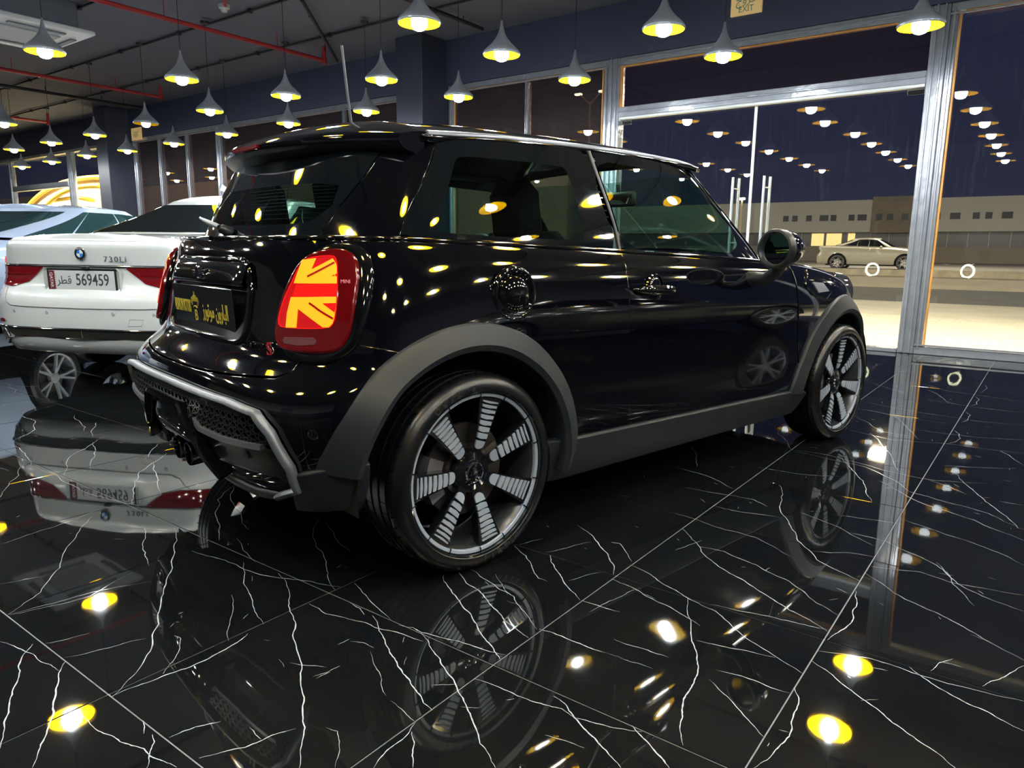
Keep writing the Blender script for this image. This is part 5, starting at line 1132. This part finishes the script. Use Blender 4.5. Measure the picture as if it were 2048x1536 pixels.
# ======================= other cars =======================
def car_nets(L=5.2, W=.93, H=1.45, ra=1.13, fa=4.34, deck=1.03, base=1.10, gx=(.82, 1.70, 3.05, 3.95), k=1.0):
    """lower body and greenhouse of a saloon; x from the rear bumper, gx: rear screen foot, roof rear, roof front, windscreen foot"""
    rows = []
    for z in [.22, .27, .34, .42, .50, .58, .63, .67, .72, .78, .84, .90, .96, 1.0, 1.02, 1.03]:
        xr = ip(z, [.22, .27, .34, .42, .60, .655, .70, .76, .86, .95, 1.0, 1.03], [.12, .04, .015, .0, .0, .015, .07, .085, .075, .06, .055, .10])
        w = ip(z, [.22, .3, .42, .6, .75, .85, .92, .98, 1.03], [W - .07, W - .02, W, W + .005, W, W - .015, W - .035, W - .07, W - .16])
        xf = L - ip(z, [.22, .4, .6, .8, .95, 1.03], [.15, .03, .0, .06, .30, .5]); sq = ip(z, [.3, .7, 1.03], [0, .02, .05])
        cols = [(xr, 0), (xr, -.26), (xr + .015, -.48), (xr + .05, -.66), (xr + .15, -w + .09 + sq), (xr + .36, -w + .025 + sq * .5), (ra - .35, -w + .003), (ra + .1, -w), (ra + .9, -w), ((ra + fa) / 2 + .2, -w), (fa - .7, -w), (fa - .1, -w), (fa + .3, -w + .01), (L - .50, -w + .06), (xf - .22, -w + .26), (xf - .08, -.48), (xf, -.24), (xf, 0)]
        rows.append([(x, y, z if z < .6 else .6 + (z - .6) / .43 * (ip(x, [0, .3, gx[0], gx[1], gx[2], gx[3], L - .6, L], [deck, deck + .005, base - .05, base - .06, base - .10, base - .12, .86, .72]) - .6)) for x, y in cols])
    lb = Surf(rows); rows = []
    for t in np.linspace(0, 1, 7):
        w = W - .145 - .20 * t ** 1.15; a = gx[0] + (gx[1] - gx[0]) * t; d = gx[3] + (gx[2] - gx[3]) * t
        cols = [(a, 0), (a, -.25), (a + .02, -.48), (a + .07, -w + .09), (a + .20, -w + .02), (a + .45, -w), ((a * 2 + d) / 3, -w), ((a + 2 * d) / 3, -w), (d - .55, -w), (d - .25, -w + .02), (d - .10, -w + .10), (d - .03, -.40), (d, -.2), (d, 0)]
        rows.append([(x, y, (lambda zb: zb + (ip(x, [gx[0], gx[1], (gx[1] + gx[2]) / 2, gx[2]], [H - .09, H - .065, H - .035, H - .055]) - zb) * t)(ip(x, [gx[0], gx[1], gx[2], gx[3]], [base - .02, base - .06, base - .10, base - .12]))) for x, y in cols])
    return lb, Surf(rows)
def alloy(parent, x, y, side, R=.335, rr=.245, n=5, m=machined):
    w = empty('wheel', (x, y, R)); w.parent = parent
    if side > 0: w.rotation_euler = (0, 0, PI)
    Q = RX(-PI / 2)
    MB().lathe([(rr, -.09), (rr + .01, -.105), (R - .03, -.105), (R - .006, -.085), (R, -.06), (R, .06), (R - .01, .09), (rr, .10)], 48, Q).build('tyre', rubber, w, angle=35)
    MB().lathe([(rr, .09), (rr - .02, .06), (rr - .03, 0), (rr - .02, -.07), (rr - .012, -.092), (rr + .004, -.100), (rr + .006, -.09)], 48, Q).build('rim_barrel', mat('alloy_rim', (.35, .36, .38), .25, metal=.7), w, angle=40)
    MB().lathe([(0, -.02), (.15, -.02), (.15, .0), (0, 0)][::-1], 32, Q).build('brake_disc', discm, w, angle=40)
    s_ = MB(); s_.lathe([(0, -.075), (.03, -.078), (.055, -.07), (.06, -.03)][::-1], 24, Q)
    hub = s_.build('hub', m, w, angle=40)
    for i in range(n):
        for q in (-.17, .17):
            a = 2 * PI * i / n; P = [(.045, -.07), (.11, -.080), (rr - .008, -.094)]; b = MB(); V = []
            for r, d in P:
                th = a + q * ip(r, [.045, rr], [.55, 1.15]); c, s2 = math.cos(th), math.sin(th); hw = ip(r, [.04, rr], [.012, .010])
                V += [(r * c - s2 * hw, r * s2 + c * hw, d + .025), (r * c - s2 * hw, r * s2 + c * hw, d), (r * c + s2 * hw, r * s2 - c * hw, d), (r * c + s2 * hw, r * s2 - c * hw, d + .025)]
            b.add(V, [(j * 4 + k, j * 4 + (k + 1) % 4, (j + 1) * 4 + (k + 1) % 4, (j + 1) * 4 + k) for j in range(2) for k in range(4)], Q); b.build('spoke', m, w)
    return w
def saloon(name, loc, rz, pm, label, gl, group=None, scale=1.0, detail=False, simple=False, **kw):
    P = dict(L=5.2, W=.93, H=1.45, ra=1.13, fa=4.34, deck=1.03, base=1.10, gx=(.82, 1.70, 3.05, 3.95)); P.update(kw)
    lb, gh = car_nets(**P); c = empty(name, loc, rz); tag(c, label, 'car', group); c.scale = (scale,) * 3
    ra, fa, L = P['ra'], P['fa'], P['L']; R = .335
    for mir in (False, True):
        # body side with two wheel openings
        def arc(cx): return [(cx + .405 * math.cos(a), R + .405 * math.sin(a)) for a in np.linspace(PI - .12, .12, 20)]
        bot = [(.95 * ra - .36, .25)]
        low = lb.side(densify([(.5, .25), (ra - .41, .26)] + arc(ra) + [(ra + .41, .25), (fa - .41, .25)] + arc(fa) + [(fa + .41, .26)], .05, closed=False))
        rear = lb.inv([(-.02, .25), (-.45, .25), (-.70, .255)], (1, 2), sel=lambda g: g[:, 0] < .5)
        poly = np.vstack([rear, low[2:], [(lb.side([(fa + .47, .27)])[0][0], low[-1][1])], [(.9995, low[-1][1]), (.9995, .999)], np.array([(u, .999) for u in np.linspace(.97, .0006, 60)])])
        poly[0][0] = .0006
        if not mir: panel('body', lb, poly, pm, c, inset=0, depth=.03, du=.02, dv=.05, sym=True)
        # side glass band, screens
        iv = lambda x, z: gh.side([(x, z)])[0][0]
        g0, g1, g2, g3 = P['gx']; H = P['H']
        def band(a_b, a_t, b_b, b_t, nm, m_, v0=.04, v1=.93, off=.002, sym=False):
            if sym and mir: return
            return panel(nm, gh, np.vstack([[(a_b + (b_b - a_b) * t, v0) for t in np.linspace(0, 1, 14)], [(b_b + (b_t - b_b) * t, v0 + (v1 - v0) * t) for t in np.linspace(.1, 1, 8)], [(b_t + (a_t - b_t) * t, v1) for t in np.linspace(0.05, 1, 14)], [(a_t + (a_b - a_t) * t, v1 + (v0 - v1) * t) for t in np.linspace(.1, .9, 8)]]), m_, c, inset=0, off=off, depth=.01, mirror=mir and not sym, sym=sym)
        U = lambda x, t: gh.inv([(x, 0)], (0, 2), sel=lambda g: (g[:, 1] < -.45))[0][0]
        def ux(x, v):
            us = np.linspace(.1, .95, 400); return float(us[np.argmin(np.abs(gh(us, us * 0 + v)[:, 0] - x) + (gh(us, us * 0 + v)[:, 1] > -.35) * 9)])
        ends = [(g0 + .42, g1 + .28), (g0 + .98, g1 + .36), ((g0 + g3) / 2 + .15, (g1 + g2) / 2 + .12), (g3 - .42, g2 - .10)]
        # pillars and frame: body-colour shell
        if not mir: panel('cabin_shell', gh, np.array([(.0006, .0)] + [(u, 0) for u in np.linspace(.02, .9994, 50)] + [(.9994, 1)] + [(u, 1) for u in np.linspace(.98, .0006, 50)]), pm, c, inset=0, depth=0, sym=True)
        for a, b_ in zip(ends[:-1], ends[1:]):
            band(ux(a[0], .04) + .003, ux(a[1], .93) + .003, ux(b_[0], .04) - .003, ux(b_[1], .93) - .003, 'side_window', gl, off=.004)
        band(.0006, .0006, ux(g0 + .16, .04), ux(g1 + .06, .93), 'rear_screen', gl, .03, .93, off=.004, sym=True)
        band(ux(g3 - .22, .04), ux(g2 + .0, .93), .9994, .9994, 'windscreen', gl, .05, .95, off=.004)
        if not simple:
            b = lb.side([(g0 + .9, .75)]); 
            for xx in (g0 + 1.0, (g0 + g3) / 2 + .2, g3 - .35):
                q = lb.side([(xx, z) for z in np.linspace(.35, .93, 8)]); rail('door_seam', lb, q, [(-.003, 0), (-.003, .0008), (.003, .0008), (.003, 0)], liner, c, mirror=mir)
            for xx in (g0 + 1.35, (g0 + g3) / 2 + .55): rail('door_handle', lb, lb.side([(xx, .80), (xx + .1, .80), (xx + .2, .80)]), halfround(.028, .03, 5), pm, c, mirror=mir)
        s_ = 1 if mir else -1
        MB().lathe([(0, -.09), (.05, -.08), (.085, -.03), (.09, .03), (.07, .05), (0, .05)], 20, T(g3 - .62, s_ * (P['W'] + .09), 1.0) @ RY(-PI / 2) @ Matrix.Diagonal((.75, 1.15, .7, 1))).build('door_mirror', pm, c, angle=50)
        for xw in (ra, fa):
            alloy(c, xw, s_ * (P['W'] - .12), s_)
            MB().lathe([(.42, 0), (.42, .28), (.05, .28)], 20, T(xw, s_ * (P['W'] - .03), R) @ RX(s_ * PI / 2), a0=(0 if s_ > 0 else PI), a1=(PI if s_ > 0 else 2 * PI)).build('wheel_well', liner, c)
        # tail lamp
        if not detail: panel('tail_lamp', lb, lb.inv(densify([(-.45, .86), (-.45, .76), (-.68, .74), (-.72, .78), (-.72, .87)], .04), (1, 2), sel=lambda g: g[:, 0] < .4), redlens, c, inset=0, off=.005, depth=.01, mirror=mir)
        panel('headlamp', lb, lb.inv(densify([(-.52, .70), (-.80, .74), (-.80, .64), (-.52, .60)], .05), (1, 2), sel=lambda g: g[:, 0] > L - .6), mat('headlamp_glass', (.03, .03, .035), .05, coat=1), c, inset=0, off=.006, depth=.01, mirror=mir)
    # roof, deck and bonnet as crowned sheets between the two sides
    def crown(nm, S, us, v, rise, m_, n=10, p=2.6):
        E = S(us, us * 0 + v); V = []
        for x, y, z in E:
            for j in range(n + 1):
                t = j / n * 2 - 1; V.append((x, -y * t, z + rise * (1 - abs(t) ** p)))
        return MB().add(V, [(i * (n + 1) + j, (i + 1) * (n + 1) + j, (i + 1) * (n + 1) + j + 1, i * (n + 1) + j + 1) for i in range(len(us) - 1) for j in range(n)]).build(nm, m_, c, smooth=True)
    crown('roof', gh, np.linspace(.0, .9999, 60), .998, .045, pm)
    i0 = lb.side([(P['gx'][0] + .5, .95)])[0][0]; crown('boot_lid', lb, np.linspace(.0, i0, 40), .997, .035, pm)
    i1 = lb.side([(P['gx'][3] - .3, .93)])[0][0]; crown('bonnet', lb, np.linspace(i1, .9999, 40), .997, .05, pm)
    MB().box((L / 2, 0, .24), (L - .9, 1.45, .10), bev=.03).build('underbody', liner, c)
    MB().box((2.4, 0, .55), (2.6, 1.5, .3), bev=.05).build('cabin_floor', leather, c)
    for x, y in ((1.55, 0), (2.9, -.4), (2.9, .4)): MB().box((x, y, .88), (.16, 1.25 if y == 0 else .5, .55), RY(-.25), bev=.05).build('seat', leather, c, angle=40)
    return c, lb, gh
tint_d = glass('car_side_glass', (.10, .13, .14), 1.55, gloss=1.1)
white, wl, wg = saloon('white_saloon', (-5.268, 2.176, 0), 2.012, whitep, 'large white saloon seen from behind with a numbered plate, beside the black hatchback', tint_d, detail=True)
# --- tail details of the white saloon
def wr(y, z, off=0):
    q = wl.inv([(-abs(y), z)], (1, 2), sel=lambda g: g[:, 0] < .45)[0]; p = wl([q[0]], [q[1]])[0]; n = wl.normal(q[0:1], q[1:2])[0]; p = p + n * off
    if y > 0: p = p * [1, -1, 1]; n = n * [1, -1, 1]
    return p, n
def wpan(nm, pts, m, off, depth=.008, r=.03, parent=None, k=0):
    for mir in (False, True):
        Q = wl.inv(densify(rounded(pts, r, 3), .02), (1, 2), sel=lambda g: g[:, 0] < .5)
        Q[:, 0] = np.maximum(Q[:, 0], .0004)
        o = panel(nm, wl, Q, m, parent or white, inset=0, off=off, depth=depth, mirror=mir, du=.01)
def wbar(nm, pts, w, h, m, closed=False, off=0.0):
    P = [wr(y, z)[0] for y, z in pts]; N = [wr(y, z)[1] for y, z in pts]; P = [a + n_ * off for a, n_ in zip(P, N)]; V = []; prof = halfround(w, h, 4); k = len(prof); n = len(P)
    for i in range(n):
        t = P[(i + 1) % n] - P[i - 1] if closed else P[min(i + 1, n - 1)] - P[max(0, i - 1)]; t = t / np.linalg.norm(t); B = np.cross(N[i], t)
        for a, q in prof: V.append(P[i] + B * a + N[i] * q)
    F = [(i * k + j, i * k + (j + 1) % k, ((i + 1) % n) * k + (j + 1) % k, ((i + 1) % n) * k + j) for i in range(n if closed else n - 1) for j in range(k)]
    return MB().add(V, F).build(nm, m, white, angle=60)
lampd = mat('dark_red_lens', (.13, .002, .005), .10, coat=1, emis=(1, .02, .03), estr=.03)
wpan('tail_lamp', [(-.325, .838), (-.86, .838), (-.885, .72), (-.60, .700), (-.46, .735)], lampd, .008, r=.015)
wpan('lamp_light_bar', [(-.42, .792), (-.84, .792), (-.84, .780), (-.45, .780)], redlens, .012, depth=.004, r=.004)
wpan('tail_lamp', [(-.70, .862), (-.86, .862), (-.84, .895), (-.80, .935)], mat('pale_red_lens', (.55, .06, .06), .15, coat=1, emis=(1, .05, .04), estr=.12), .008, r=.01)
wbar('chrome_strip', [(y, .851) for y in np.linspace(-.84, .84, 40)], .016, .014, chrome)
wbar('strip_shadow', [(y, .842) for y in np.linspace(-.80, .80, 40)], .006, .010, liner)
wbar('boot_seam', densify([(.66, .69), (.63, .60), (.58, .575), (.45, .570), (0, .566), (-.45, .570), (-.58, .575), (-.63, .60), (-.66, .69)], .03, closed=False), .007, .0030, mat('seam_grey', (.25, .25, .24), .6), off=.0015)
wbar('lip_line', [(y, 1.018) for y in np.linspace(-.72, .72, 30)], .010, .004, whitep)
# plate, roundel, model letters
pq, nq = wr(0, .755, .010); Mw = T(pq[0] - .012, 0, .755) @ frame_at((0, 0, 0), (0, -1, 0), (-.03, 0, 1))
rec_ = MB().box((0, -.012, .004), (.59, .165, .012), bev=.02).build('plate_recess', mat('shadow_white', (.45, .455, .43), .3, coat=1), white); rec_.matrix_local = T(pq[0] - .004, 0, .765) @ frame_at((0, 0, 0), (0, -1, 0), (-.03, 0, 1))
pk = MB().box((0, 0, 0), (.545, .158, .012), bev=.005).build('plate_frame', darkpl, white); pk.matrix_local = Mw
MB().box((0, -.002, .0065), (.515, .130, .003), bev=.001).build('number_plate', mat('plate_white', (.62, .62, .60), .35, noise=.02), pk)
ink = mat('plate_ink', (.05, .05, .05), .5); maroon = mat('plate_maroon', (.16, .02, .03), .5)
text('plate_digits', '569459', .112, ink, T(.085, -.001, .0083), pk, extrude=.0006, sx=.78, bold=.0008)
text('plate_letters', 'ﻗﻄﺮ'[::-1], .075, ink, T(-.135, -.004, .0083), pk, extrude=.0006)
bm_ = MB(); zz_ = [(-.2555, .060)]
zz_ = [(-.2555, .062), (-.2555, -.064)]
for i in range(9): y = -.064 + i * .014; zz_ += [(-.212, y), (-.204, y + .007)]
zz_ += [(-.212, .062)]
bm_.prism(zz_, .0012, T(0, 0, .0082)); bm_.build('plate_band', maroon, pk)
text('plate_letters', 'QATAR', .030, plain_white, T(-.235, -.001, .0096) @ RZ(-PI / 2), pk, extrude=.0004, bold=.0004)
pr_, nr_ = wr(0, .932, .004); Mr = frame_at(pr_, (0, -1, 0), (0, 0, 1))
rd = MB().lathe([(0, .004), (.039, .004), (.041, .002), (.042, -.004)], 40, Mr).build('roundel', mat('roundel_black', (.01, .01, .012), .15, coat=1), white, angle=40)
MB().lathe([(.0385, .0042), (.0405, .0055), (.0425, .004), (.0425, .0)][::-1], 40, Mr).build('roundel_ring', chrome, rd, angle=40)
for q, mm in enumerate((plain_white, mat('roundel_blue', (.02, .20, .62), .2, coat=1), plain_white, mat('roundel_blue'))):
    MB().add([(0, 0, .0052)] + [(.0255 * math.cos(t), .0255 * math.sin(t), .0052) for t in np.linspace(q * PI / 2, q * PI / 2 + PI / 2, 8)], [tuple(range(9))], Mr).build('roundel_quarter', mm, rd)
text('roundel_letter', 'BMW', .018, plain_white, Mr @ T(0, .032, .0046), rd, extrude=.0003, spacing=1.3)
pm_, nm_ = wr(-.255, .895, .002); text('model_badge', '730Li', .052, mat('badge_grey', (.25, .26, .27), .25, metal=.6), frame_at(pm_, (0, -1, 0), (0, 0, 1)), white, extrude=.003, sx=1.25, spacing=1.25)
MB().box((pq[0] - .03, -.05, .838), (.03, .05, .018), bev=.004).build('rear_camera', darkpl, white)
# bumper: reflectors, sensors, dark slot, chrome blades, exhaust trims, valance
wpan('bumper_slot', [(-.0, .415), (-.62, .425), (-.66, .40), (-.60, .368), (-.0, .362)], liner, .004, r=.004)
wbar('chrome_blade', [(y, .425) for y in np.linspace(-.84, .84, 40)], .016, .014, chrome)
wbar('chrome_blade', [(.70, .30), (.63, .345), (.57, .362), (0, .356), (-.57, .362), (-.63, .345), (-.70, .30)], .016, .012, chrome)
for s_ in (-1, 1):
    pts = [(s_ * .655, .405), (s_ * .86, .408), (s_ * .845, .335), (s_ * .70, .325), (s_ * .63, .355)]
    P = densify(pts, .04); V = [wr(y, z, .004)[0] for y, z in P]; n = len(V); cen2 = wr(s_ * .75, .368, .006)[0]
    MB().add(V + [cen2], [(i, (i + 1) % n, n) if s_ > 0 else ((i + 1) % n, i, n) for i in range(n)]).build('exhaust_outlet', mat('recess_black'), white)
    wbar('exhaust_trim', pts, .020, .018, chrome, closed=True)
    P = densify([(s_ * .66, .475), (s_ * .90, .49), (s_ * .90, .46), (s_ * .66, .455)], .05); V = [wr(y, z, .005)[0] for y, z in P]; n = len(V)
    MB().add(V, [tuple(range(n))]).build('reflector', lampd, white)
for y in (-.55, -.26, .26, .55):
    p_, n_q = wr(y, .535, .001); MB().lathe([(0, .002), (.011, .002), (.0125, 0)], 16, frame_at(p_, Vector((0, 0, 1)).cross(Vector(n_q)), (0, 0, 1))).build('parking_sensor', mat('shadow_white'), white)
wbar('tow_cover_seam', [(-.36, .455), (-.46, .458), (-.475, .50), (-.38, .50)], .004, .001, mat('seam_grey'), closed=True)
# shark fin aerial on the white roof
b = MB(); b.add([(1.72, 0, 1.475), (1.95, 0, 1.475), (1.76, 0, 1.535), (1.83, -.035, 1.47), (1.83, .035, 1.47), (1.93, -.02, 1.47), (1.93, .02, 1.47)], [(0, 3, 2), (0, 2, 4), (3, 5, 2), (4, 2, 6), (5, 1, 2), (6, 2, 1)]); b.build('roof_aerial', whitep, white)
tint_b = glass('blue_car_glass', (.22, .32, .30), 1.55)
h_ = 2.012
def beside(lat, s_): return (-5.268 + lat * math.cos(h_ + PI / 2) + s_ * math.cos(h_), 2.176 + lat * math.sin(h_ + PI / 2) + s_ * math.sin(h_), 0)
saloon('blue_saloon', beside(2.95, .80), h_ + .02, bluep, 'silver-blue saloon parked left of the white saloon, only its rear flank showing', tint_b, W=.90, gx=(.62, 1.75, 3.0, 3.9), H=1.44, base=1.08)
saloon('pale_saloon', beside(6.0, .95), h_ + .02, mat('pearl_paint', (.5, .55, .62), .3, coat=1), 'pale car at the far left edge behind the silver-blue saloon', tint_d, simple=True)
saloon('grey_saloon', (2.62, 2.2, 0), PI / 2 + .02, mat('graphite_paint', (.02, .02, .023), .2, coat=1), 'dark grey saloon standing right of the picture, mirrored in the black door', tint_d, simple=True)
saloon('street_saloon', (-9.05, 36.2, .30), .06, mat('cream_paint', (.62, .58, .46), .35, coat=1, noise=.02), 'cream white saloon parked across the road beyond the glass', tint_d, L=4.7, ra=.98, fa=3.68, gx=(.75, 1.5, 2.6, 3.35), H=1.42, simple=True)

# ======================= outside =======================
gr_m = mat('asphalt', (.10, .098, .09), .85, noise=.3, nscale=1.5)
sand_m = mat('sand_verge', (.42, .36, .26), .9, noise=.25, nscale=2)
pav_m = mat('paver_beige', (.46, .42, .33), .7, noise=.25, nscale=1.2)
def ground(name, prof, m, x0=-60, x1=40, n=2):
    V = []; 
    for y, z in prof: V += [(x0, y, z), (x1, y, z)]
    o = mesh(name, V, [(2 * i, 2 * i + 1, 2 * i + 3, 2 * i + 2) for i in range(len(prof) - 1)], m); return tag(o, kind='structure')
g = ground('ground', [(8.42, -.06), (8.45, -.135), (19.8, -.135)], pav_m)
b = MB(); pr = random.Random(5)
for j in range(62):
    for i in range(44):
        x = -5.4 + i * .205 + (.10 if j % 2 else 0); y = 8.62 + j * .105
        b.box((x, y, -.125 + pr.uniform(-.0015, .0015)), (.196, .096, .02), bev=0)
tag(b.build('paver', pav_m, g), kind='stuff')
ground('road', [(19.8, -.135), (21, -.09), (23, .07)], gr_m)
ground('verge', [(23, .07), (23.4, .16), (25.3, .34)], sand_m)
tag(MB().box((-10, 25.5, .42), (100, .4, .22)).build('kerb', mat('rough_kerb', (.30, .26, .19), .9, noise=.5, nscale=5, bump=1, bscale=8)), kind='structure')
ground('road_far', [(25.6, .30), (60, .45), (110, .6)], mat('road_far', (.16, .15, .13), .8, noise=.2, nscale=.4))
# long low building
bd = empty('warehouse', (-10, 60, .5)); tag(bd, 'long pale two-storey building across the road with small square windows', 'building')
wm = mat('render_white', (.42, .41, .38), .8, noise=.08, nscale=.3); dk = mat('dark_window', (.04, .042, .05), .7)
MB().box((0, 3, 3.30), (90, 6, 2.36), bev=.02).build('upper_wall', wm, bd); MB().box((0, 3.3, 1.60), (90, 5.4, 1.1)).build('shopfront', mat('dark_shopfront', (.09, .09, .10), .4, noise=.3), bd)
MB().box((0, 3.1, .5), (90, 5.8, 1.16)).build('plinth', mat('plinth_beige', (.24, .21, .17), .8, noise=.2), bd)
MB().box((-.05, -.12, 3.36), (2.8, .24, 2.62), bev=.02).build('sign_panel', mat('brown_panel', (.15, .12, .085), .7, noise=.6, nscale=1.5), bd)
for k, x in enumerate((-7.68, -6.99, -5.93, -4.82, -4.13, -2.85, -2.12, -.93, -.2, .78, 2.77, 3.87, 5.12, 5.85, 6.9)):
    MB().box((x, -.26 if -1.3 < x < 1.1 else -.02, 3.20), (.62 if k in (3, 6, 11, 14) else .40, .06, .44)).build('window', dk, bd)
lit = mat('lit_shop_window', (.8, .6, .2), .5, emis=(1, .72, .28), estr=.8)
for x, w_ in ((-5.3, .9), (-4.1, 1.1), (-2.85, .5)): MB().box((x, .55, 1.58), (w_, .06, .95)).build('lit_window', lit, bd)
for x in np.arange(-9, 9, 1.25): MB().box((x, .56, 1.6), (.06, .06, 1.08)).build('shop_mullion', wm, bd)
# street lamp seen above the roof
sl = empty('street_lamp', (-27.0, 45, .5)); tag(sl, 'tall street lamp with two lit heads seen above the black roof', 'street lamp')
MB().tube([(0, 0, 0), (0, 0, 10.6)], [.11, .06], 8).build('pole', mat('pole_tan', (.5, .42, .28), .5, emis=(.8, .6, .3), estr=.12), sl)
for s_ in (-1, 1):
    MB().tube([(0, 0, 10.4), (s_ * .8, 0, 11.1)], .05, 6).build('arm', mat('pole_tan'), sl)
    MB().box((s_ * .95, 0, 11.15), (.5, .3, .12), bev=.03).build('lamp_head', mat('street_lamp_light', (1, 1, .9), .5, emis=(1, .95, .6), estr=14), sl)
sl2 = empty('street_lamp', (-20.6, 60, .5)); tag(sl2, 'small lamp post beside the pale building left of the parked white saloon', 'street lamp')
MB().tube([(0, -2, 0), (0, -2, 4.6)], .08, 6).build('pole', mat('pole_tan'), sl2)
MB().box((0, -2.1, 4.7), (.5, .3, .15), bev=.03).build('lamp_head', mat('street_lamp_light'), sl2)

# tensile car-park shade with yellow hoops beyond the left windows
cp = empty('car_park_canopy', (-27.2, 10.6, -.1)); tag(cp, 'beige fabric car-park canopy with yellow curved beams outside the left windows', 'canopy')
ym = mat('yellow_steel', (.80, .55, .06), .4, noise=.05); fab = mat('beige_fabric', (.62, .50, .34), .8, noise=.08, nscale=1)
def hoop(x0, x1, h): return [(x0 + (x1 - x0) * t, 0, h * (1 - (1 - t) ** 2.4) ** .6 * (1 - .12 * t)) for t in np.linspace(.0, 1, 18)]
for k_, (a_, b_, h_2) in enumerate(((-3.2, 5.0, 3.45), (-.5, 5.6, 3.10))):
    P = hoop(a_, b_, h_2); MB().tube([(x, -.3 - .4 * k_, z) for x, y, z in P], .07, 8).build('hoop', ym, cp, smooth=True)
P = hoop(-3.2, 5.0, 3.40); V = []
for x, y, z in P: V += [(x, -.25, z), (x + .3, 1.2, z + .1), (x, -.1, 0)]
MB().add(V, [(3 * i, 3 * i + 3, 3 * i + 4, 3 * i + 1) for i in range(17)] + [(3 * i + 2, 3 * i + 5, 3 * i + 3, 3 * i) for i in range(17)]).build('fabric', fab, cp)
MB().tube([(5.0, 0, 0), (5.0, 0, 3.0)], .07, 8).build('post', ym, cp); MB().tube([(2.0, -.6, 2.45), (3.6, -.6, 2.50), (4.6, -.6, 2.38)], .06, 8).build('lower_beam', ym, cp, smooth=True)
tag(MB().box((-34, 19, 1.9), (44, .3, 4)).build('boundary_wall', mat('boundary_beige', (.50, .44, .34), .9, noise=.1), None), kind='structure')
area('canopy_light', (-25, 9.0, 5.4), (D(30), 0, 0), .6, .6, 500, (1, .9, .66))
